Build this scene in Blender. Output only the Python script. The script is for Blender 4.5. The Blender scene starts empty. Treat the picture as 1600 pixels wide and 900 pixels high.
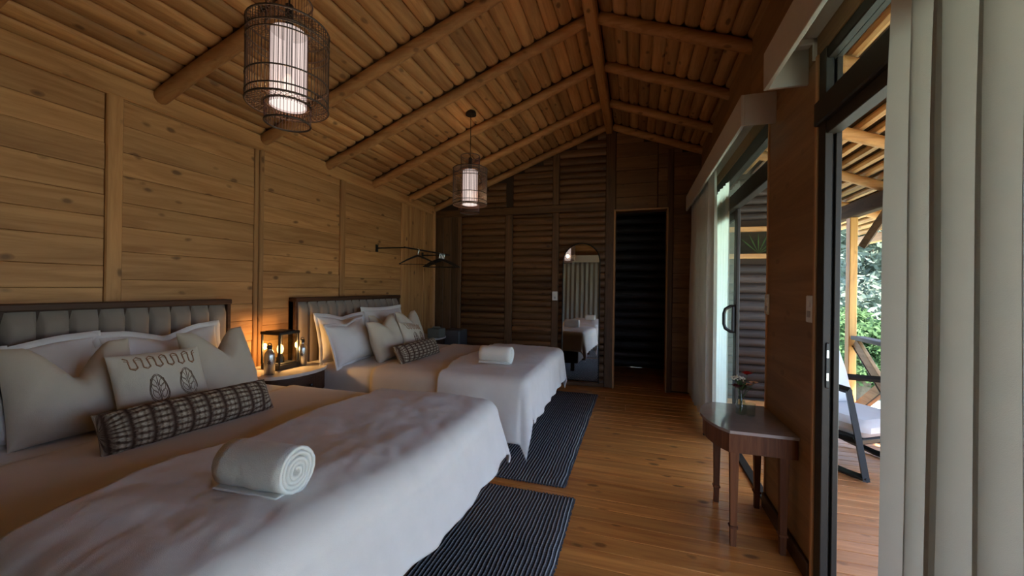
import bpy, math, random
from mathutils import Matrix, Vector, noise
random.seed(7)
D = bpy.data
C = bpy.context.scene.collection
PI = math.pi
def new_mat(name):
    m = D.materials.new(name); m.use_nodes = True
    nt = m.node_tree; nt.nodes.clear()
    return m, nt.nodes, nt.links

# ------------------------------------------------------------------ camera
cam = D.cameras.new('camera'); cam.sensor_width = 36.0; cam.lens = 616.0/1600*36
cam.clip_start = 0.02; cam.clip_end = 300
cam_o = D.objects.new('camera', cam); C.objects.link(cam_o)
YAW, ROLL, CAMH = math.radians(17.37), math.radians(0.757), 1.22
F_ = Vector((-math.sin(YAW), math.cos(YAW), 0)); R_ = Vector((math.cos(YAW), math.sin(YAW), 0)); U_ = Vector((0, 0, 1))
R3 = R_*math.cos(ROLL)+U_*math.sin(ROLL); U3 = U_*math.cos(ROLL)-R_*math.sin(ROLL)
cam_o.matrix_world = Matrix(((R3.x, U3.x, -F_.x, 0), (R3.y, U3.y, -F_.y, 0), (R3.z, U3.z, -F_.z, CAMH), (0, 0, 0, 1)))
sc = bpy.context.scene
sc.camera = cam_o
sc.view_settings.view_transform = 'Standard'; sc.view_settings.look = 'None'
sc.view_settings.gamma = 1.0; sc.view_settings.use_curve_mapping = False
sc.view_settings.exposure = -0.38
sc.cycles.max_bounces = 8; sc.cycles.diffuse_bounces = 5; sc.cycles.transparent_max_bounces = 24
sc.cycles.sample_clamp_indirect = 10.0; sc.cycles.caustics_reflective = False; sc.cycles.caustics_refractive = False

# ------------------------------------------------------------------ sky
PENDANT_W, LANTERN_W = 15.5, 12.0
SKY = 9.0
w = D.worlds.new('sky'); bpy.context.scene.world = w; w.use_nodes = True
nt = w.node_tree; nt.nodes.clear()
n_tc = nt.nodes.new('ShaderNodeTexCoord'); n_sep = nt.nodes.new('ShaderNodeSeparateXYZ')
n_rmp = nt.nodes.new('ShaderNodeValToRGB'); n_bg = nt.nodes.new('ShaderNodeBackground'); n_out = nt.nodes.new('ShaderNodeOutputWorld')
nt.links.new(n_tc.outputs['Generated'], n_sep.inputs[0]); nt.links.new(n_sep.outputs['Z'], n_rmp.inputs[0])
n_rmp.color_ramp.elements[0].position = 0.0; n_rmp.color_ramp.elements[0].color = (0.52, 0.69, 1.0, 1)
n_rmp.color_ramp.elements[1].position = 0.8; n_rmp.color_ramp.elements[1].color = (0.42, 0.62, 1.0, 1)
nt.links.new(n_rmp.outputs[0], n_bg.inputs[0]); n_bg.inputs[1].default_value = SKY
nt.links.new(n_bg.outputs[0], n_out.inputs[0])
SUN = 62.0
sun = D.lights.new('sun', 'SUN'); sun.energy = SUN; sun.angle = .02; sun.color = (1.0, .97, .92)
sun_o = D.objects.new('sun', sun); C.objects.link(sun_o); sun_o.rotation_euler = Vector((.40, -.25, .88)).to_track_quat('Z', 'Y').to_euler()

# ------------------------------------------------------------------ mesh helpers
class MB:
    def __init__(s): s.v = []; s.f = []; s.uv = None
    def add(s, vs, fs):
        o = len(s.v); s.v += [tuple(p) for p in vs]; s.f += [tuple(i+o for i in f) for f in fs]; return s
    def box(s, x0, x1, y0, y1, z0, z1, c=0.0):
        if x0 > x1: x0, x1 = x1, x0
        if y0 > y1: y0, y1 = y1, y0
        if z0 > z1: z0, z1 = z1, z0
        if c <= 0:
            vs = [(x, y, z) for z in (z0, z1) for y in (y0, y1) for x in (x0, x1)]
            return s.add(vs, [(0, 2, 3, 1), (4, 5, 7, 6), (0, 1, 5, 4), (2, 6, 7, 3), (0, 4, 6, 2), (1, 3, 7, 5)])
        c = min(c, (x1-x0)*.49, (y1-y0)*.49, (z1-z0)*.49)
        vs = []
        for sx, X, dx in ((0, x0, 1), (1, x1, -1)):
            for sy, Y, dy in ((0, y0, 1), (1, y1, -1)):
                for sz, Z, dz in ((0, z0, 1), (1, z1, -1)):
                    vs += [(X, Y+dy*c, Z+dz*c), (X+dx*c, Y, Z+dz*c), (X+dx*c, Y+dy*c, Z)]
        i = lambda a, b, d, k: (a*4+b*2+d)*3+k
        fs = [(i(0,0,0,0), i(0,0,1,0), i(0,1,1,0), i(0,1,0,0)), (i(1,0,0,0), i(1,1,0,0), i(1,1,1,0), i(1,0,1,0)),
              (i(0,0,0,1), i(1,0,0,1), i(1,0,1,1), i(0,0,1,1)), (i(0,1,0,1), i(0,1,1,1), i(1,1,1,1), i(1,1,0,1)),
              (i(0,0,0,2), i(0,1,0,2), i(1,1,0,2), i(1,0,0,2)), (i(0,0,1,2), i(1,0,1,2), i(1,1,1,2), i(0,1,1,2))]
        for b in (0, 1):
            for d in (0, 1):
                fs.append((i(0,b,d,1), i(0,b,d,2), i(1,b,d,2), i(1,b,d,1)))
                fs.append((i(b,0,d,0), i(b,0,d,2), i(b,1,d,2), i(b,1,d,0)))
                fs.append((i(b,d,0,0), i(b,d,0,1), i(b,d,1,1), i(b,d,1,0)))
        for a in (0, 1):
            for b in (0, 1):
                for d in (0, 1): fs.append((i(a,b,d,0), i(a,b,d,1), i(a,b,d,2)))
        return s.add(vs, fs)
    def tube(s, pts, r, n=8, closed=False, cap=True):
        pts = [Vector(p) for p in pts]; m = len(pts)
        rs = r if isinstance(r, (list, tuple)) else [r]*m
        vs = []; up = Vector((0, 0, 1))
        prev = None
        for k in range(m):
            if closed: t = pts[(k+1) % m]-pts[k-1]
            else: t = pts[min(k+1, m-1)]-pts[max(k-1, 0)]
            if t.length < 1e-9: t = Vector((0, 0, 1))
            t.normalize()
            if prev is None:
                a = t.cross(up)
                if a.length < .05: a = t.cross(Vector((1, 0, 0)))
            else: a = prev-t*prev.dot(t)
            a.normalize(); prev = a; b = t.cross(a)
            for j in range(n):
                th = 2*PI*j/n; vs.append(pts[k]+(a*math.cos(th)+b*math.sin(th))*rs[k])
        fs = []
        for k in range(m if closed else m-1):
            k2 = (k+1) % m
            for j in range(n):
                j2 = (j+1) % n; fs.append((k*n+j, k*n+j2, k2*n+j2, k2*n+j))
        if cap and not closed:
            fs.append(tuple(range(n))[::-1]); fs.append(tuple((m-1)*n+j for j in range(n)))
        return s.add(vs, fs)
    def lathe(s, prof, n=24, cx=0, cy=0, cz=0, cap=True):
        vs = []; fs = []
        for r, z in prof:
            for j in range(n):
                th = 2*PI*j/n; vs.append((cx+r*math.cos(th), cy+r*math.sin(th), cz+z))
        for k in range(len(prof)-1):
            for j in range(n):
                j2 = (j+1) % n; fs.append((k*n+j, k*n+j2, (k+1)*n+j2, (k+1)*n+j))
        if cap:
            fs.append(tuple(range(n))[::-1]); fs.append(tuple((len(prof)-1)*n+j for j in range(n)))
        return s.add(vs, fs)
    def prism(s, poly, z0, z1):
        n = len(poly)
        vs = [(x, y, z0) for x, y in poly]+[(x, y, z1) for x, y in poly]
        fs = [tuple(range(n))[::-1], tuple(range(n, 2*n))]+[(i, (i+1) % n, n+(i+1) % n, n+i) for i in range(n)]
        return s.add(vs, fs)
    def grid(s, nu, nv, fn):
        vs = [fn(i/(nu-1), j/(nv-1)) for j in range(nv) for i in range(nu)]
        fs = [(j*nu+i, j*nu+i+1, (j+1)*nu+i+1, (j+1)*nu+i) for j in range(nv-1) for i in range(nu-1)]
        return s.add(vs, fs)
    def xf(s, M): s.v = [tuple(M @ Vector(p)) for p in s.v]; return s
    def mesh(s, name, smooth=False, angle=None):
        me = D.meshes.new(name); me.from_pydata(s.v, [], s.f); me.update()
        if smooth:
            me.polygons.foreach_set('use_smooth', [True]*len(me.polygons))
            if angle: me.set_sharp_from_angle(angle=math.radians(angle))
        return me
def obj(name, mb, mat, parent=None, loc=(0, 0, 0), rot=(0, 0, 0), scale=(1, 1, 1), smooth=False, angle=40):
    me = mb if isinstance(mb, bpy.types.Mesh) else mb.mesh(name, smooth, angle)
    if mat is not None and not me.materials: me.materials.append(mat)
    o = D.objects.new(name, me); C.objects.link(o)
    o.location = loc; o.rotation_euler = rot; o.scale = scale
    if parent: o.parent = parent
    return o
def tag(o, label, cat, group=None):
    o['label'] = label; o['category'] = cat
    if group: o['group'] = group
    return o
def thing(name, label, cat, loc=(0, 0, 0), rz=0, group=None):
    o = D.objects.new(name, None); C.objects.link(o); o.location = loc; o.rotation_euler = (0, 0, rz); o.empty_display_size = .1
    return tag(o, label, cat, group)
def struct(name, mb=None, mat=None, label=None, cat=None, **k):
    if mb is None:
        o = D.objects.new(name, None); C.objects.link(o)
    else: o = obj(name, mb, mat, **k)
    o['kind'] = 'structure'
    if label: o['label'] = label
    if cat: o['category'] = cat
    return o
def stuff(o): o['kind'] = 'stuff'; return o
def dup(o, parent=None):
    c = o.copy(); C.objects.link(c); c.parent = parent
    for ch in list(o.children): dup(ch, c)
    return c
def solidify(o, t, off=-1):
    m = o.modifiers.new('thickness', 'SOLIDIFY'); m.thickness = t; m.offset = off; return o
def fn(x, y, z, s=1.0): return noise.noise(Vector((x*s, y*s, z*s)))

# ------------------------------------------------------------------ materials
def bsdf(N, L, col, rough, metallic=0, spec=.5):
    b = N.new('ShaderNodeBsdfPrincipled'); o = N.new('ShaderNodeOutputMaterial'); L.new(b.outputs[0], o.inputs[0])
    b.inputs['Base Color'].default_value = (*col, 1); b.inputs['Roughness'].default_value = rough
    b.inputs['Metallic'].default_value = metallic; b.inputs['Specular IOR Level'].default_value = spec
    return b, o
def plain(name, col, rough=.5, metallic=0, spec=.5, var=.12, scale=30):
    m, N, L = new_mat(name); b, o = bsdf(N, L, col, rough, metallic, spec)
    g = N.new('ShaderNodeNewGeometry'); n = N.new('ShaderNodeTexNoise'); n.inputs['Scale'].default_value = scale; n.inputs['Detail'].default_value = 4
    r = N.new('ShaderNodeMixRGB'); r.inputs[1].default_value = (*[c*(1-var) for c in col], 1); r.inputs[2].default_value = (*[min(1, c*(1+var)) for c in col], 1)
    L.new(g.outputs['Position'], n.inputs['Vector']); L.new(n.outputs[0], r.inputs[0]); L.new(r.outputs[0], b.inputs['Base Color'])
    return m
def wood(name, axis, dark, light, rough=.6, knots=.5, bump=.25, tint=.18, grain=22, knot_scale=9.5, coat=0, spec=.4):
    m, N, L = new_mat(name); b, o = bsdf(N, L, light, rough, 0, spec)
    g = N.new('ShaderNodeNewGeometry'); oi = N.new('ShaderNodeObjectInfo')
    off = N.new('ShaderNodeVectorMath'); off.operation = 'SCALE'; off.inputs[0].default_value = (13.1, 7.7, 23.3); L.new(oi.outputs['Random'], off.inputs['Scale'])
    ad = N.new('ShaderNodeVectorMath'); L.new(g.outputs['Position'], ad.inputs[0]); L.new(off.outputs[0], ad.inputs[1])
    mp = N.new('ShaderNodeMapping'); st = [1, 1, 1]; st['XYZ'.index(axis)] = .07; mp.inputs['Scale'].default_value = st; L.new(ad.outputs[0], mp.inputs[0])
    # knots
    mk = N.new('ShaderNodeMapping'); sk = [1, 1, 1]; sk['XYZ'.index(axis)] = .55; mk.inputs['Scale'].default_value = sk; L.new(ad.outputs[0], mk.inputs[0])
    nz0 = N.new('ShaderNodeTexNoise'); nz0.inputs['Scale'].default_value = 9; L.new(mk.outputs[0], nz0.inputs[0])
    mixv = N.new('ShaderNodeMixRGB'); mixv.blend_type = 'ADD'; mixv.inputs[0].default_value = .03; L.new(mk.outputs[0], mixv.inputs[1]); L.new(nz0.outputs['Color'], mixv.inputs[2])
    vo = N.new('ShaderNodeTexVoronoi'); vo.inputs['Scale'].default_value = knot_scale; L.new(mixv.outputs[0], vo.inputs['Vector'])
    kr = N.new('ShaderNodeMapRange'); kr.inputs[1].default_value = .09; kr.inputs[2].default_value = .18; kr.inputs[3].default_value = knots; kr.inputs[4].default_value = 0
    L.new(vo.outputs['Distance'], kr.inputs[0])
    # grain, bent around knots
    kb = N.new('ShaderNodeMath'); kb.operation = 'MULTIPLY'; kb.inputs[1].default_value = .02; L.new(kr.outputs[0], kb.inputs[0])
    ad2 = N.new('ShaderNodeVectorMath'); L.new(mp.outputs[0], ad2.inputs[0]); L.new(kb.outputs[0], ad2.inputs[1])
    nz = N.new('ShaderNodeTexNoise'); nz.inputs['Scale'].default_value = grain; nz.inputs['Detail'].default_value = 5; nz.inputs['Roughness'].default_value = .62; nz.inputs['Distortion'].default_value = .8
    L.new(ad2.outputs[0], nz.inputs['Vector'])
    rp = N.new('ShaderNodeValToRGB'); rp.color_ramp.elements[0].position = .33; rp.color_ramp.elements[0].color = (*dark, 1)
    rp.color_ramp.elements[1].position = .62; rp.color_ramp.elements[1].color = (*light, 1); L.new(nz.outputs[0], rp.inputs[0])
    n2 = N.new('ShaderNodeTexNoise'); n2.inputs['Scale'].default_value = 3.2; n2.inputs['Detail'].default_value = 2; L.new(mp.outputs[0], n2.inputs[0])
    hsv = N.new('ShaderNodeHueSaturation'); L.new(rp.outputs[0], hsv.inputs['Color'])
    v1 = N.new('ShaderNodeMapRange'); v1.inputs[3].default_value = 1-tint; v1.inputs[4].default_value = 1+tint; L.new(oi.outputs['Random'], v1.inputs[0])
    v2 = N.new('ShaderNodeMapRange'); v2.inputs[1].default_value = .3; v2.inputs[2].default_value = .7; v2.inputs[3].default_value = .88; v2.inputs[4].default_value = 1.1; L.new(n2.outputs[0], v2.inputs[0])
    vm = N.new('ShaderNodeMath'); vm.operation = 'MULTIPLY'; L.new(v1.outputs[0], vm.inputs[0]); L.new(v2.outputs[0], vm.inputs[1]); L.new(vm.outputs[0], hsv.inputs['Value'])
    mx = N.new('ShaderNodeMixRGB'); mx.inputs[2].default_value = (*[c*.28 for c in dark], 1); L.new(kr.outputs[0], mx.inputs[0]); L.new(hsv.outputs[0], mx.inputs[1])
    L.new(mx.outputs[0], b.inputs['Base Color'])
    bp = N.new('ShaderNodeBump'); bp.inputs['Strength'].default_value = bump; bp.inputs['Distance'].default_value = .01; L.new(nz.outputs[0], bp.inputs['Height']); L.new(bp.outputs[0], b.inputs['Normal'])
    if coat: b.inputs['Coat Weight'].default_value = coat; b.inputs['Coat Roughness'].default_value = .22
    return m
def cloth(name, col, rough=.9, bump=.15, weave=900, var=.05, trans=0, sheen=.1):
    m, N, L = new_mat(name); b, o = bsdf(N, L, col, rough, 0, .2)
    tc = N.new('ShaderNodeTexCoord'); n = N.new('ShaderNodeTexNoise'); n.inputs['Scale'].default_value = weave; n.inputs['Detail'].default_value = 1
    n2 = N.new('ShaderNodeTexNoise'); n2.inputs['Scale'].default_value = 14; n2.inputs['Detail'].default_value = 5
    L.new(tc.outputs['Object'], n.inputs[0]); L.new(tc.outputs['Object'], n2.inputs[0])
    r = N.new('ShaderNodeMixRGB'); r.inputs[1].default_value = (*[c*(1-var) for c in col], 1); r.inputs[2].default_value = (*[min(1, c*(1+var)) for c in col], 1)
    L.new(n2.outputs[0], r.inputs[0]); L.new(r.outputs[0], b.inputs['Base Color'])
    ad = N.new('ShaderNodeMath'); ad.operation = 'MULTIPLY_ADD'; ad.inputs[1].default_value = .25; L.new(n.outputs[0], ad.inputs[0]); L.new(n2.outputs[0], ad.inputs[2])
    bp = N.new('ShaderNodeBump'); bp.inputs['Strength'].default_value = bump; bp.inputs['Distance'].default_value = .01; L.new(ad.outputs[0], bp.inputs['Height']); L.new(bp.outputs[0], b.inputs['Normal'])
    b.inputs['Sheen Weight'].default_value = sheen
    if trans:
        t = N.new('ShaderNodeBsdfTranslucent'); L.new(r.outputs[0], t.inputs[0]); mx = N.new('ShaderNodeMixShader'); mx.inputs[0].default_value = trans
        L.new(b.outputs[0], mx.inputs[1]); L.new(t.outputs[0], mx.inputs[2]); L.new(mx.outputs[0], o.inputs[0])
    return m
def glass(name, tint=(.93, .97, .95), refl=.09, rough=.02):
    m, N, L = new_mat(name); o = N.new('ShaderNodeOutputMaterial'); t = N.new('ShaderNodeBsdfTransparent'); g = N.new('ShaderNodeBsdfGlossy')
    t.inputs[0].default_value = (*tint, 1); g.inputs['Roughness'].default_value = rough
    lw = N.new('ShaderNodeFresnel'); lw.inputs[0].default_value = 1.45
    gb = N.new('ShaderNodeNewGeometry'); om = N.new('ShaderNodeMath'); om.operation = 'SUBTRACT'; om.inputs[0].default_value = 1; L.new(gb.outputs['Backfacing'], om.inputs[1])
    fm = N.new('ShaderNodeMath'); fm.operation = 'MULTIPLY'; L.new(lw.outputs[0], fm.inputs[0]); L.new(om.outputs[0], fm.inputs[1])
    mx = N.new('ShaderNodeMixShader'); L.new(fm.outputs[0], mx.inputs[0]); L.new(t.outputs[0], mx.inputs[1]); L.new(g.outputs[0], mx.inputs[2]); L.new(mx.outputs[0], o.inputs[0])
    return m
def emit(name, col, s):
    m, N, L = new_mat(name); o = N.new('ShaderNodeOutputMaterial'); e = N.new('ShaderNodeEmission'); e.inputs[0].default_value = (*col, 1); e.inputs[1].default_value = s; L.new(e.outputs[0], o.inputs[0]); return m

PD, PL = (.30, .135, .043), (.45, .232, .088)
pine_y = wood('pine_along_y', 'Y', PD, PL, knots=.75)
pine_z = wood('pine_along_z', 'Z', PD, PL, knots=.75)
pine_x = wood('pine_along_x', 'X', PD, PL, knots=.6)
slat_m = wood('pine_ceiling_slat', 'Y', (.29, .135, .045), (.47, .248, .096), knots=.7, tint=.25, bump=.35)
back_x = wood('dark_stained_log', 'X', (.06, .026, .011), (.145, .069, .028), rough=.5, knots=.5, tint=.3, bump=.5)
back_z = wood('dark_stained_post', 'Z', (.06, .03, .014), (.12, .062, .028), rough=.55, knots=.4)
back_pl = wood('brown_stained_plank', 'X', (.13, .065, .026), (.20, .105, .043), rough=.55, knots=.4, tint=.2)
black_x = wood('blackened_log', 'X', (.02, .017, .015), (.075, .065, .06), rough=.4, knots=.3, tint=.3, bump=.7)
floor_m = wood('varnished_floor_plank', 'X', (.47, .16, .035), (.70, .305, .08), rough=.36, knots=.8, tint=.14, bump=.06, knot_scale=8, coat=.25)
ply_m = wood('brown_panel_board', 'Y', (.20, .10, .04), (.30, .16, .066), rough=.55, knots=.35, tint=.05, grain=12, knot_scale=9)
deck_m = wood('oiled_deck_board', 'X', (.42, .17, .06), (.62, .29, .12), rough=.42, knots=.4, tint=.15, bump=.2)
out_y = wood('orange_pole', 'Y', (.42, .22, .08), (.62, .36, .15), knots=.4, tint=.3)
out_x = wood('orange_rafter', 'X', (.42, .2, .07), (.62, .34, .13), knots=.4)
out_z = wood('orange_post', 'Z', (.48, .22, .06), (.66, .34, .10), knots=.5)
dwood_y = wood('dark_furniture_wood', 'Y', (.035, .016, .009), (.075, .036, .02), rough=.5, knots=.0, tint=.05, bump=.05, spec=.18)
dwood_z = wood('mahogany_wood', 'Z', (.085, .028, .012), (.18, .066, .026), rough=.5, knots=.0, tint=.05, bump=.05, spec=.2)
edge_m = wood('light_edge_trim', 'Z', (.42, .22, .09), (.55, .3, .13), knots=.1)
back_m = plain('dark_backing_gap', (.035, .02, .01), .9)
pine_back = plain('pine_backing_gap', (.10, .052, .022), .9)
frame_m = plain('bronze_aluminium', (.028, .024, .019), .5, .0, .25)
black_m = plain('black_metal', (.012, .012, .012), .4, .3)
white_m = plain('white_plastic', (.75, .73, .68), .4)
ply_white = plain('painted_white_board', (.52, .47, .40), .6, var=.05)
steel_m = plain('brushed_steel', (.55, .55, .54), .28, 1.0)
marble_m = plain('cream_marble', (.62, .56, .50), .12, var=.12, scale=9)
marble2_m = plain('grey_stone_top', (.32, .26, .23), .08, var=.15, scale=14)
mirror_m = plain('mirror_glass', (.86, .88, .87), .02, 1.0, var=0)
white_cloth = cloth('white_cotton', (.80, .775, .76), bump=.5)
sheet_cloth = cloth('white_sheet', (.74, .70, .66), bump=.15)
blanket_cloth = cloth('cream_blanket', (.70, .61, .52), bump=.10)
beige_cloth = cloth('beige_linen', (.60, .52, .41), bump=.3, weave=500)
emb_cloth = cloth('ivory_linen', (.66, .58, .46), bump=.3, weave=500)
towel_m = cloth('white_terry', (.80, .80, .76), bump=.6, weave=420)
grey_uph = cloth('grey_upholstery', (.255, .205, .17), bump=.3, weave=600)
curtain_m = cloth('grey_curtain', (.48, .46, .41), bump=.25, weave=700, trans=.30)
curtain2_m = cloth('dense_curtain', (.50, .46, .40), bump=.25, weave=700, trans=.10)  # curtain cloth with lower translucency, for the far door
sheer_m = cloth('white_sheer', (.86, .92, .86), bump=.05, trans=.8)
cush_grey = cloth('pale_grey_cushion', (.62, .62, .64), bump=.2)
brown_thread = plain('brown_thread', (.20, .13, .08), .8)
rust_thread = plain('rust_thread', (.36, .19, .10), .8)
pane_m = glass('clear_glass')
wicker_m = plain('dark_wicker', (.040, .022, .014), .6)
wick_red = plain('reddish_cane', (.085, .03, .025), .6)

def bulb_mat(name, col, st):
    m, N, L = new_mat(name); o = N.new('ShaderNodeOutputMaterial'); e = N.new('ShaderNodeEmission'); e.inputs[0].default_value = (*col, 1); e.inputs[1].default_value = st
    t = N.new('ShaderNodeBsdfTransparent'); a = N.new('ShaderNodeMixShader'); a.inputs[0].default_value = .2
    L.new(t.outputs[0], a.inputs[1]); L.new(e.outputs[0], a.inputs[2]); L.new(a.outputs[0], o.inputs[0]); return m
def shade_material():
    m, N, L = new_mat('lit_lampshade'); o = N.new('ShaderNodeOutputMaterial')
    e = N.new('ShaderNodeEmission'); e.inputs[0].default_value = (1.0, .80, .74, 1); e.inputs[1].default_value = 1.5
    t = N.new('ShaderNodeBsdfTransparent'); a = N.new('ShaderNodeMixShader'); a.inputs[0].default_value = .6
    L.new(t.outputs[0], a.inputs[1]); L.new(e.outputs[0], a.inputs[2]); L.new(a.outputs[0], o.inputs[0]); return m
shade_m = shade_material()
def plaid_material():
    m, N, L = new_mat('brown_plaid_weave'); b, o = bsdf(N, L, (.2, .13, .09), .95, 0, .2)
    uv = N.new('ShaderNodeUVMap'); nz = N.new('ShaderNodeTexNoise'); nz.inputs['Scale'].default_value = 70; nz.inputs['Detail'].default_value = 3
    L.new(uv.outputs[0], nz.inputs[0])
    mx = N.new('ShaderNodeMixRGB'); mx.blend_type = 'ADD'; mx.inputs[0].default_value = .02; L.new(uv.outputs[0], mx.inputs[1]); L.new(nz.outputs['Color'], mx.inputs[2])
    sp = N.new('ShaderNodeSeparateXYZ'); L.new(mx.outputs[0], sp.inputs[0])
    def stripe(src, freq, lo, hi):
        a = N.new('ShaderNodeMath'); a.operation = 'MULTIPLY'; a.inputs[1].default_value = freq; L.new(src, a.inputs[0])
        c = N.new('ShaderNodeMath'); c.operation = 'SINE'; L.new(a.outputs[0], c.inputs[0])
        r = N.new('ShaderNodeMapRange'); r.inputs[1].default_value = lo; r.inputs[2].default_value = hi; L.new(c.outputs[0], r.inputs[0]); return r
    s1 = stripe(sp.outputs['X'], 2*PI*11, -.95, .2); s2 = stripe(sp.outputs['Y'], 2*PI*19, -.95, .3); s3 = stripe(sp.outputs['X'], 2*PI*33, -.1, .95)
    m1 = N.new('ShaderNodeMath'); m1.operation = 'MULTIPLY'; L.new(s1.outputs[0], m1.inputs[0]); L.new(s2.outputs[0], m1.inputs[1])
    c1 = N.new('ShaderNodeMixRGB'); c1.inputs[1].default_value = (.12, .072, .048, 1); c1.inputs[2].default_value = (.50, .42, .31, 1); L.new(m1.outputs[0], c1.inputs[0])
    c2 = N.new('ShaderNodeMixRGB'); c2.blend_type = 'MULTIPLY'; c2.inputs[2].default_value = (.55, .48, .44, 1); L.new(s3.outputs[0], c2.inputs[0]); L.new(c1.outputs[0], c2.inputs[1])
    sl = N.new('ShaderNodeMapRange'); sl.inputs[1].default_value = .35; sl.inputs[2].default_value = .6; sl.inputs[3].default_value = .65; sl.inputs[4].default_value = 1.15; L.new(nz.outputs[0], sl.inputs[0])
    c3 = N.new('ShaderNodeMixRGB'); c3.blend_type = 'MULTIPLY'; c3.inputs[0].default_value = 1; L.new(c2.outputs[0], c3.inputs[1]); L.new(sl.outputs[0], c3.inputs[2])
    L.new(c3.outputs[0], b.inputs['Base Color'])
    bp = N.new('ShaderNodeBump'); bp.inputs['Strength'].default_value = .6; bp.inputs['Distance'].default_value = .01; L.new(m1.outputs[0], bp.inputs['Height']); L.new(bp.outputs[0], b.inputs['Normal'])
    return m
plaid_m = plaid_material()
diff_m = bulb_mat('lit_diffuser', (1, .85, .78), 1.5); diff_m.node_tree.nodes['Mix Shader'].inputs[0].default_value = .88
def rug_material():
    m, N, L = new_mat('striped_rug_weave'); b, o = bsdf(N, L, (.1, .1, .12), .95, 0, .15)
    g = N.new('ShaderNodeTexCoord'); sp = N.new('ShaderNodeSeparateXYZ')
    nz = N.new('ShaderNodeTexNoise'); nz.inputs['Scale'].default_value = 5; L.new(g.outputs['Object'], nz.inputs[0])
    mx = N.new('ShaderNodeMixRGB'); mx.blend_type = 'ADD'; mx.inputs[0].default_value = .02; L.new(g.outputs['Object'], mx.inputs[1]); L.new(nz.outputs['Color'], mx.inputs[2])
    L.new(mx.outputs[0], sp.inputs[0])
    a = N.new('ShaderNodeMath'); a.operation = 'MULTIPLY'; a.inputs[1].default_value = 2*PI/.0195; L.new(sp.outputs['X'], a.inputs[0])
    c = N.new('ShaderNodeMath'); c.operation = 'SINE'; L.new(a.outputs[0], c.inputs[0])
    r = N.new('ShaderNodeMapRange'); r.inputs[1].default_value = .35; r.inputs[2].default_value = .85; L.new(c.outputs[0], r.inputs[0])
    y = N.new('ShaderNodeMath'); y.operation = 'MULTIPLY'; y.inputs[1].default_value = 2*PI/.016; L.new(sp.outputs['Y'], y.inputs[0])
    ys = N.new('ShaderNodeMath'); ys.operation = 'SINE'; L.new(y.outputs[0], ys.inputs[0])
    yr = N.new('ShaderNodeMapRange'); yr.inputs[1].default_value = -1; yr.inputs[2].default_value = .2; yr.inputs[3].default_value = .9; yr.inputs[4].default_value = 1; L.new(ys.outputs[0], yr.inputs[0])
    c1 = N.new('ShaderNodeMixRGB'); c1.inputs[1].default_value = (.058, .06, .07, 1); c1.inputs[2].default_value = (.42, .42, .43, 1); L.new(r.outputs[0], c1.inputs[0])
    c2 = N.new('ShaderNodeMixRGB'); c2.blend_type = 'MULTIPLY'; c2.inputs[0].default_value = 1; L.new(c1.outputs[0], c2.inputs[1]); L.new(yr.outputs[0], c2.inputs[2])
    L.new(c2.outputs[0], b.inputs['Base Color'])
    h = N.new('ShaderNodeMath'); h.operation = 'MULTIPLY_ADD'; h.inputs[1].default_value = .25; L.new(ys.outputs[0], h.inputs[0]); L.new(c.outputs[0], h.inputs[2])
    bp = N.new('ShaderNodeBump'); bp.inputs['Strength'].default_value = .7; bp.inputs['Distance'].default_value = .006; L.new(h.outputs[0], bp.inputs['Height']); L.new(bp.outputs[0], b.inputs['Normal'])
    return m
rug_m = rug_material()
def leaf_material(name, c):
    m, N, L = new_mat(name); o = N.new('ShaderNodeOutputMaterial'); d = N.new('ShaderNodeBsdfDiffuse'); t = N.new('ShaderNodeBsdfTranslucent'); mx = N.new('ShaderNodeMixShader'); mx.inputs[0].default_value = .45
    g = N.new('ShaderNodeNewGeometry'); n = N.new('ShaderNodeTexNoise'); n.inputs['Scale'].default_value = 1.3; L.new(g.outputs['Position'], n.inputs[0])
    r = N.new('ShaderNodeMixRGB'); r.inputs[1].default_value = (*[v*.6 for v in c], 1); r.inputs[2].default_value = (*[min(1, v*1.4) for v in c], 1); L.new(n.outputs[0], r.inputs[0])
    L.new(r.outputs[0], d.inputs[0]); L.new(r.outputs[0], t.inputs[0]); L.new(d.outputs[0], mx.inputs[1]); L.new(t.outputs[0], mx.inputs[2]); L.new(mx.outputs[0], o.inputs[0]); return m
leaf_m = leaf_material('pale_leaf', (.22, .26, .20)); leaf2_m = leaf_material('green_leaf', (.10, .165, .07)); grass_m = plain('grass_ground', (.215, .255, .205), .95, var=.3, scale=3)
bark_m = plain('bark', (.12, .09, .06), .95, var=.3)

# ------------------------------------------------------------------ room dimensions
XL, XR, YB, YF = -2.741, .717, 5.039, -1.5
RX, RZ, SL = -.33, 3.25, .38
def roofz(x): return RZ-SL*abs(x-RX)

# ------------------------------------------------------------------ floor
fl = struct('floor', MB().box(XL-.1, XR+.13, YF-.1, 6.6, -.08, -.022), back_m)
y = YF
while y < 6.5:
    wd = random.choice((.105, .115, .12))
    cut = random.uniform(-1.9, .0)
    for a, b in ((XL, cut), (cut, XR+.12)):
        obj('plank', MB().box(a+.0008, b-.0008, y+.0012, y+wd-.0012, -.022, 0+random.uniform(-.0006, .0006), .0018), floor_m, fl)
    y += wd

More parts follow.
